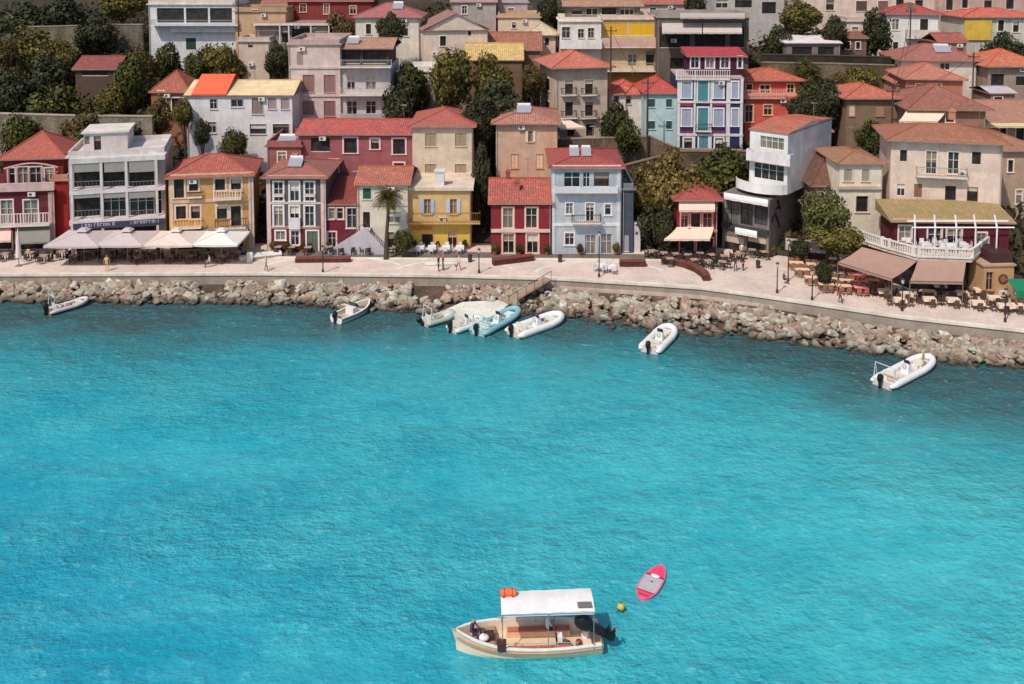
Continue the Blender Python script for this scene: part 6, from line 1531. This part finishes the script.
# green stall at the edge
p = atZ(1020, 306, PZ); r = empty('green_stall', p, 0, 'green roofed stall cut off by the right image edge', 'stall')
mb = MB(); mb.hexa([(-.9, -.9, 1.75), (2, -.9, 1.75), (-.9, .9, 2.3), (2, .9, 2.3), (-.9, -.9, 1.8), (2, -.9, 1.8), (-.9, .9, 2.35), (2, .9, 2.35)]); mb.face([(-.9, -.91, 1.78), (2, -.91, 1.78), (2, -.91, 1.1), (-.9, -.91, 1.1)]); mb.build('canopy', fabric((16, 110, 78)), r)
mb = MB(); [mb.box(x, y, 0, x + .08, y + .08, 1.8) for x in (-.85, 1.8) for y in (-.8, .75)]; mb.box(-.6, -.5, 0, 1.6, .6, .9); mb.build('counter', paint((150, 120, 96)), r)
# ================================================================== PEOPLE
def skin_person(name, pose, cols):
    """pose: dict of joint positions; one continuous skinned body"""
    J = pose; V = []; E = []; Rr = []
    def add(p, r_): V.append(p); Rr.append(r_); return len(V) - 1
    pel = add(J['pel'], .13); wst = add(J['wst'], .115); ch = add(J['ch'], .15); nk = add(J['nk'], .055); hd = add(J['hd'], .085); top = add(J['top'], .075); E += [(pel, wst), (wst, ch), (ch, nk), (nk, hd), (hd, top)]
    for s__ in 'lr':
        sh = add(J['sh' + s__], .06); el_ = add(J['el' + s__], .042); wr = add(J['wr' + s__], .03); ha = add(J['ha' + s__], .035); E += [(ch, sh), (sh, el_), (el_, wr), (wr, ha)]
        hp = add(J['hp' + s__], .095); kn = add(J['kn' + s__], .06); an = add(J['an' + s__], .04); tt = add(J['tt' + s__], .035); E += [(pel, hp), (hp, kn), (kn, an), (an, tt)]
    me = bpy.data.meshes.new(name); me.from_pydata(V, E, []); ob = bpy.data.objects.new(name, me); COL.objects.link(ob)
    md = ob.modifiers.new('s', 'SKIN'); md.use_smooth_shade = True
    for i, r_ in enumerate(Rr): me.skin_vertices[0].data[i].radius = (r_, r_ * .85)
    me.skin_vertices[0].data[0].use_root = True
    sb = ob.modifiers.new('u', 'SUBSURF'); sb.levels = 1; sb.render_levels = 1
    dg = bpy.context.evaluated_depsgraph_get(); m2 = bpy.data.meshes.new_from_object(ob.evaluated_get(dg)); bpy.data.objects.remove(ob)
    m2.materials.clear()
    for c in cols: m2.materials.append(paint(c, .8))
    pz = J['pel'][2]; nz = J['nk'][2]
    for p in m2.polygons:
        c = p.center
        d_arm = min((Vector(J[k]) - c).length for k in ('wrl', 'wrr', 'hal', 'har')); 
        if c.z > nz + .12: p.material_index = 3 if (c.z > J['top'][2] - .02 or c.y > J['hd'][1] + .03) else 0
        elif c.z > nz - .02: p.material_index = 0
        elif d_arm < .2 and J['wrl'][2] > .3: p.material_index = 0
        elif c.z > pz + .02: p.material_index = 1
        elif c.z > .1: p.material_index = 2
        else: p.material_index = 3
    return m2
def stand(stride=.15):
    return dict(pel=(0, 0, .93), wst=(0, 0, 1.08), ch=(0, 0, 1.32), nk=(0, 0, 1.50), hd=(0, -.02, 1.62), top=(0, -.01, 1.72), shl=(-.19, 0, 1.41), shr=(.19, 0, 1.41), ell=(-.25, -.06, 1.14), elr=(.25, .08, 1.14),
                wrl=(-.25, -.2, .92), wrr=(.26, .02, .88), hal=(-.25, -.25, .85), har=(.26, 0, .79), hpl=(-.1, 0, .88), hpr=(.1, 0, .88), knl=(-.11, -stride * .9, .5), knr=(.11, stride * .3, .5), anl=(-.11, -stride, .08), anr=(.11, stride, .1), ttl=(-.11, -stride - .16, .035), ttr=(.12, stride - .15, .035))
def sitp():
    return dict(pel=(0, 0, .55), wst=(0, 0, .7), ch=(0, -.03, .93), nk=(0, -.04, 1.1), hd=(0, -.07, 1.22), top=(0, -.06, 1.32), shl=(-.19, -.03, 1.02), shr=(.19, -.03, 1.02), ell=(-.24, -.12, .76), elr=(.24, -.12, .76),
                wrl=(-.16, -.34, .72), wrr=(.16, -.34, .72), hal=(-.12, -.42, .73), har=(.12, -.42, .73), hpl=(-.1, -.03, .5), hpr=(.1, -.03, .5), knl=(-.13, -.43, .5), knr=(.13, -.43, .5), anl=(-.13, -.45, .08), anr=(.13, -.45, .08), ttl=(-.13, -.6, .035), ttr=(.13, -.6, .035))
def crossp():
    return dict(pel=(0, 0, .12), wst=(0, 0, .28), ch=(0, -.05, .50), nk=(0, -.08, .67), hd=(0, -.12, .79), top=(0, -.12, .89), shl=(-.19, -.05, .59), shr=(.19, -.05, .59), ell=(-.27, -.14, .34), elr=(.27, -.14, .34),
                wrl=(-.2, -.34, .24), wrr=(.2, -.34, .24), hal=(-.17, -.4, .22), har=(.17, -.4, .22), hpl=(-.1, -.04, .11), hpr=(.1, -.04, .11), knl=(-.34, -.32, .13), knr=(.34, -.32, .13), anl=(.06, -.42, .07), anr=(-.06, -.36, .12), ttl=(.2, -.42, .06), ttr=(-.18, -.38, .1))
SK = (190, 140, 112); HR = (40, 28, 22)
PM = [skin_person('person', stand(.05), [SK, (46, 40, 44), (52, 44, 46), HR]), skin_person('person', stand(.22), [SK, (205, 190, 180), (120, 96, 80), HR]), skin_person('person', stand(.12), [SK, (150, 60, 56), (60, 60, 80), HR]),
      skin_person('person', sitp(), [SK, (60, 70, 90), (60, 50, 46), HR]), skin_person('person', sitp(), [SK, (200, 180, 170), (70, 60, 56), HR]), skin_person('person', stand(.03), [SK, (206, 170, 120), (206, 176, 140), HR]), skin_person('person', sitp(), [SK, (226, 222, 220), (40, 34, 36), HR]), skin_person('person', crossp(), [SK, (62, 42, 70), (206, 196, 190), HR])]
def person(px, py, k, label, rz=0.0, z=None):
    p = atZ(px, py, PZ if z is None else z); o = bpy.data.objects.new('person', PM[k]); COL.objects.link(o); o.location = p; o.rotation_euler = (0, 0, rz); tag(o, label, 'person')
person(438.5, 271, 0, 'person in dark clothes, left of the pair walking below the yellow house', 1.2)
person(443, 270.5, 2, 'person in a red top, right of the pair walking below the yellow house', 1.3)
person(459, 270.5, 1, 'person in a pale top walking alone right of the pair', -1.3)
person(266, 271, 1, 'person in light clothes strolling on the quay below the ochre house gap', 1.4)
person(107, 271, 5, 'person in sand coloured clothes at the quay edge in front of the parasols', .2)
person(137, 265, 0, 'person in dark clothes standing under the second parasol', .8)
person(741.5, 258, 1, 'waiter in a white top outside the dark glass cafe', .1)
person(735.5, 271, 0, 'person in dark clothes in the middle of the plaza', -.5)
person(743, 270.5, 0, 'second person in dark clothes on the plaza, to the right', .7)
person(840, 303, 2, 'person in a red top on the quay walk left of the slanting awning', 1.4)
person(783.5, 284, 3, 'person seated beside the thick plaza lamp post', 1.6)
person(210, 267, 4, 'seated person in a pale top under the cream parasol', -1.4)
q_ = Matrix.Translation(B_.location) @ Matrix.Rotation(B_.rotation_euler.z, 4, 'Z') @ Vector((-1.0, -.62, .02))
o = bpy.data.objects.new('person', PM[6]); COL.objects.link(o); o.location = q_; o.rotation_euler = (0, 0, 1.9); tag(o, 'person in a white shirt seated under the white canopy of the excursion boat', 'person')
q_ = Matrix.Translation(B_.location) @ Matrix.Rotation(B_.rotation_euler.z, 4, 'Z') @ Vector((2.95, -.08, .76))
o = bpy.data.objects.new('person', PM[7]); COL.objects.link(o); o.location = q_; o.rotation_euler = (0, 0, 1.2); tag(o, 'dark haired person in a dark purple top sitting on the bow of the excursion boat', 'person')
person(923, 366.5, 5, 'person in sand coloured clothes standing on the bow of the lone moored inflatable boat', -2.4, .45)
# overhead cables sagging between the poles
PO = [o for o in COL.objects if o.name.startswith('utility_pole')]
PO.sort(key=lambda o: o.location.x)
def top_of(o):
    p = [c for c in o.children if c.name.startswith('post')][0]; return o.location + Vector((0, 0, max(v.co.z for v in p.data.vertices) - .4))
for i, j, lb in ((1, 2, 'thin black cable hung between the two poles left of the navy house'), (3, 5, 'thin cable sagging over the tiled roofs at the right'), (3, 4, 'thin cable running up to the pole by the white and red roofed house')):
    if j < len(PO):
        A_, B2 = top_of(PO[i]), top_of(PO[j]); mb = MB(); mb.tube([A_.lerp(B2, k / 14) - Vector((0, 0, 1.2 * math.sin(math.pi * k / 14))) for k in range(15)], .03, 4)
        tag(mb.build('overhead_cable', paint((30, 28, 28), .7)), lb, 'cable')
# laundry, bins, signs
p = atZ(648, 264, PZ)
for x, y, l_ in ((560, 262, 'small dark litter bin left of the tall lamp post'), (470, 262, 'small dark litter bin near the quay lamp below the dark alley'), (758, 268, 'small dark litter bin on the plaza right of the curved seat')):
    p = atZ(x, y, PZ); r = empty('litter_bin', p, 0, l_, 'bin'); mb = MB(); mb.tube([(0, 0, 0), (0, 0, .75)], [.2, .26], 10); mb.build('body', paint((48, 44, 42), .6), r); mb = MB(); mb.tube([(0, 0, .75), (0, 0, .86)], [.28, .12], 10); mb.build('lid', paint((36, 32, 32), .5), r)
for x, y, l_, c_ in ((712, 257, 'small standing menu board by the kiosk house', (60, 40, 34)), (874, 294, 'menu board at the edge of the slanting awning', (80, 52, 40)), (250, 262, 'pale menu board right of the parasols', (200, 190, 180))):
    p = atZ(x, y, PZ); r = empty('menu_board', p, .1, l_, 'sign'); mb = MB(); mb.hexa([(-.3, -.25, 0), (.3, -.25, 0), (-.3, -.2, 0), (.3, -.2, 0), (-.3, -.03, 1.1), (.3, -.03, 1.1), (-.3, .02, 1.1), (.3, .02, 1.1)]); mb.build('board', paint(c_, .7), r); mb = MB(); mb.hexa([(-.3, .25, 0), (.3, .25, 0), (-.3, .2, 0), (.3, .2, 0), (-.3, .05, 1.05), (.3, .05, 1.05), (-.3, .025, 1.05), (.3, .025, 1.05)]); mb.build('support', paint((70, 50, 40), .7), r)
# small rocks awash in front of the breakwater
mb = MB(); r_ = random.Random(31)
for q in range(170):
    px = r_.uniform(-20, 1040); a = atZ(px, interp(WLINE, px) + r_.uniform(0, 5) * r_.random(), -.12); sz = r_.uniform(.15, .42); me = r_.choice(RM[1]); i = len(mb.v)
    M = Matrix.Translation(a) @ Matrix.Rotation(r_.uniform(0, 6.3), 4, 'Z') @ Matrix.Scale(sz, 4); mb.v += [tuple(M @ v.co) for v in me.vertices]
    for pl in me.polygons: mb.f.append(tuple(i + q2 for q2 in pl.vertices)); mb.m.append(0); mb.uv.append([(0, 0)] * len(pl.vertices))
tag(mb.build('awash_rubble', BM[1]), 'scatter of small wet rocks awash at the foot of the breakwater', 'rubble', kind='stuff')
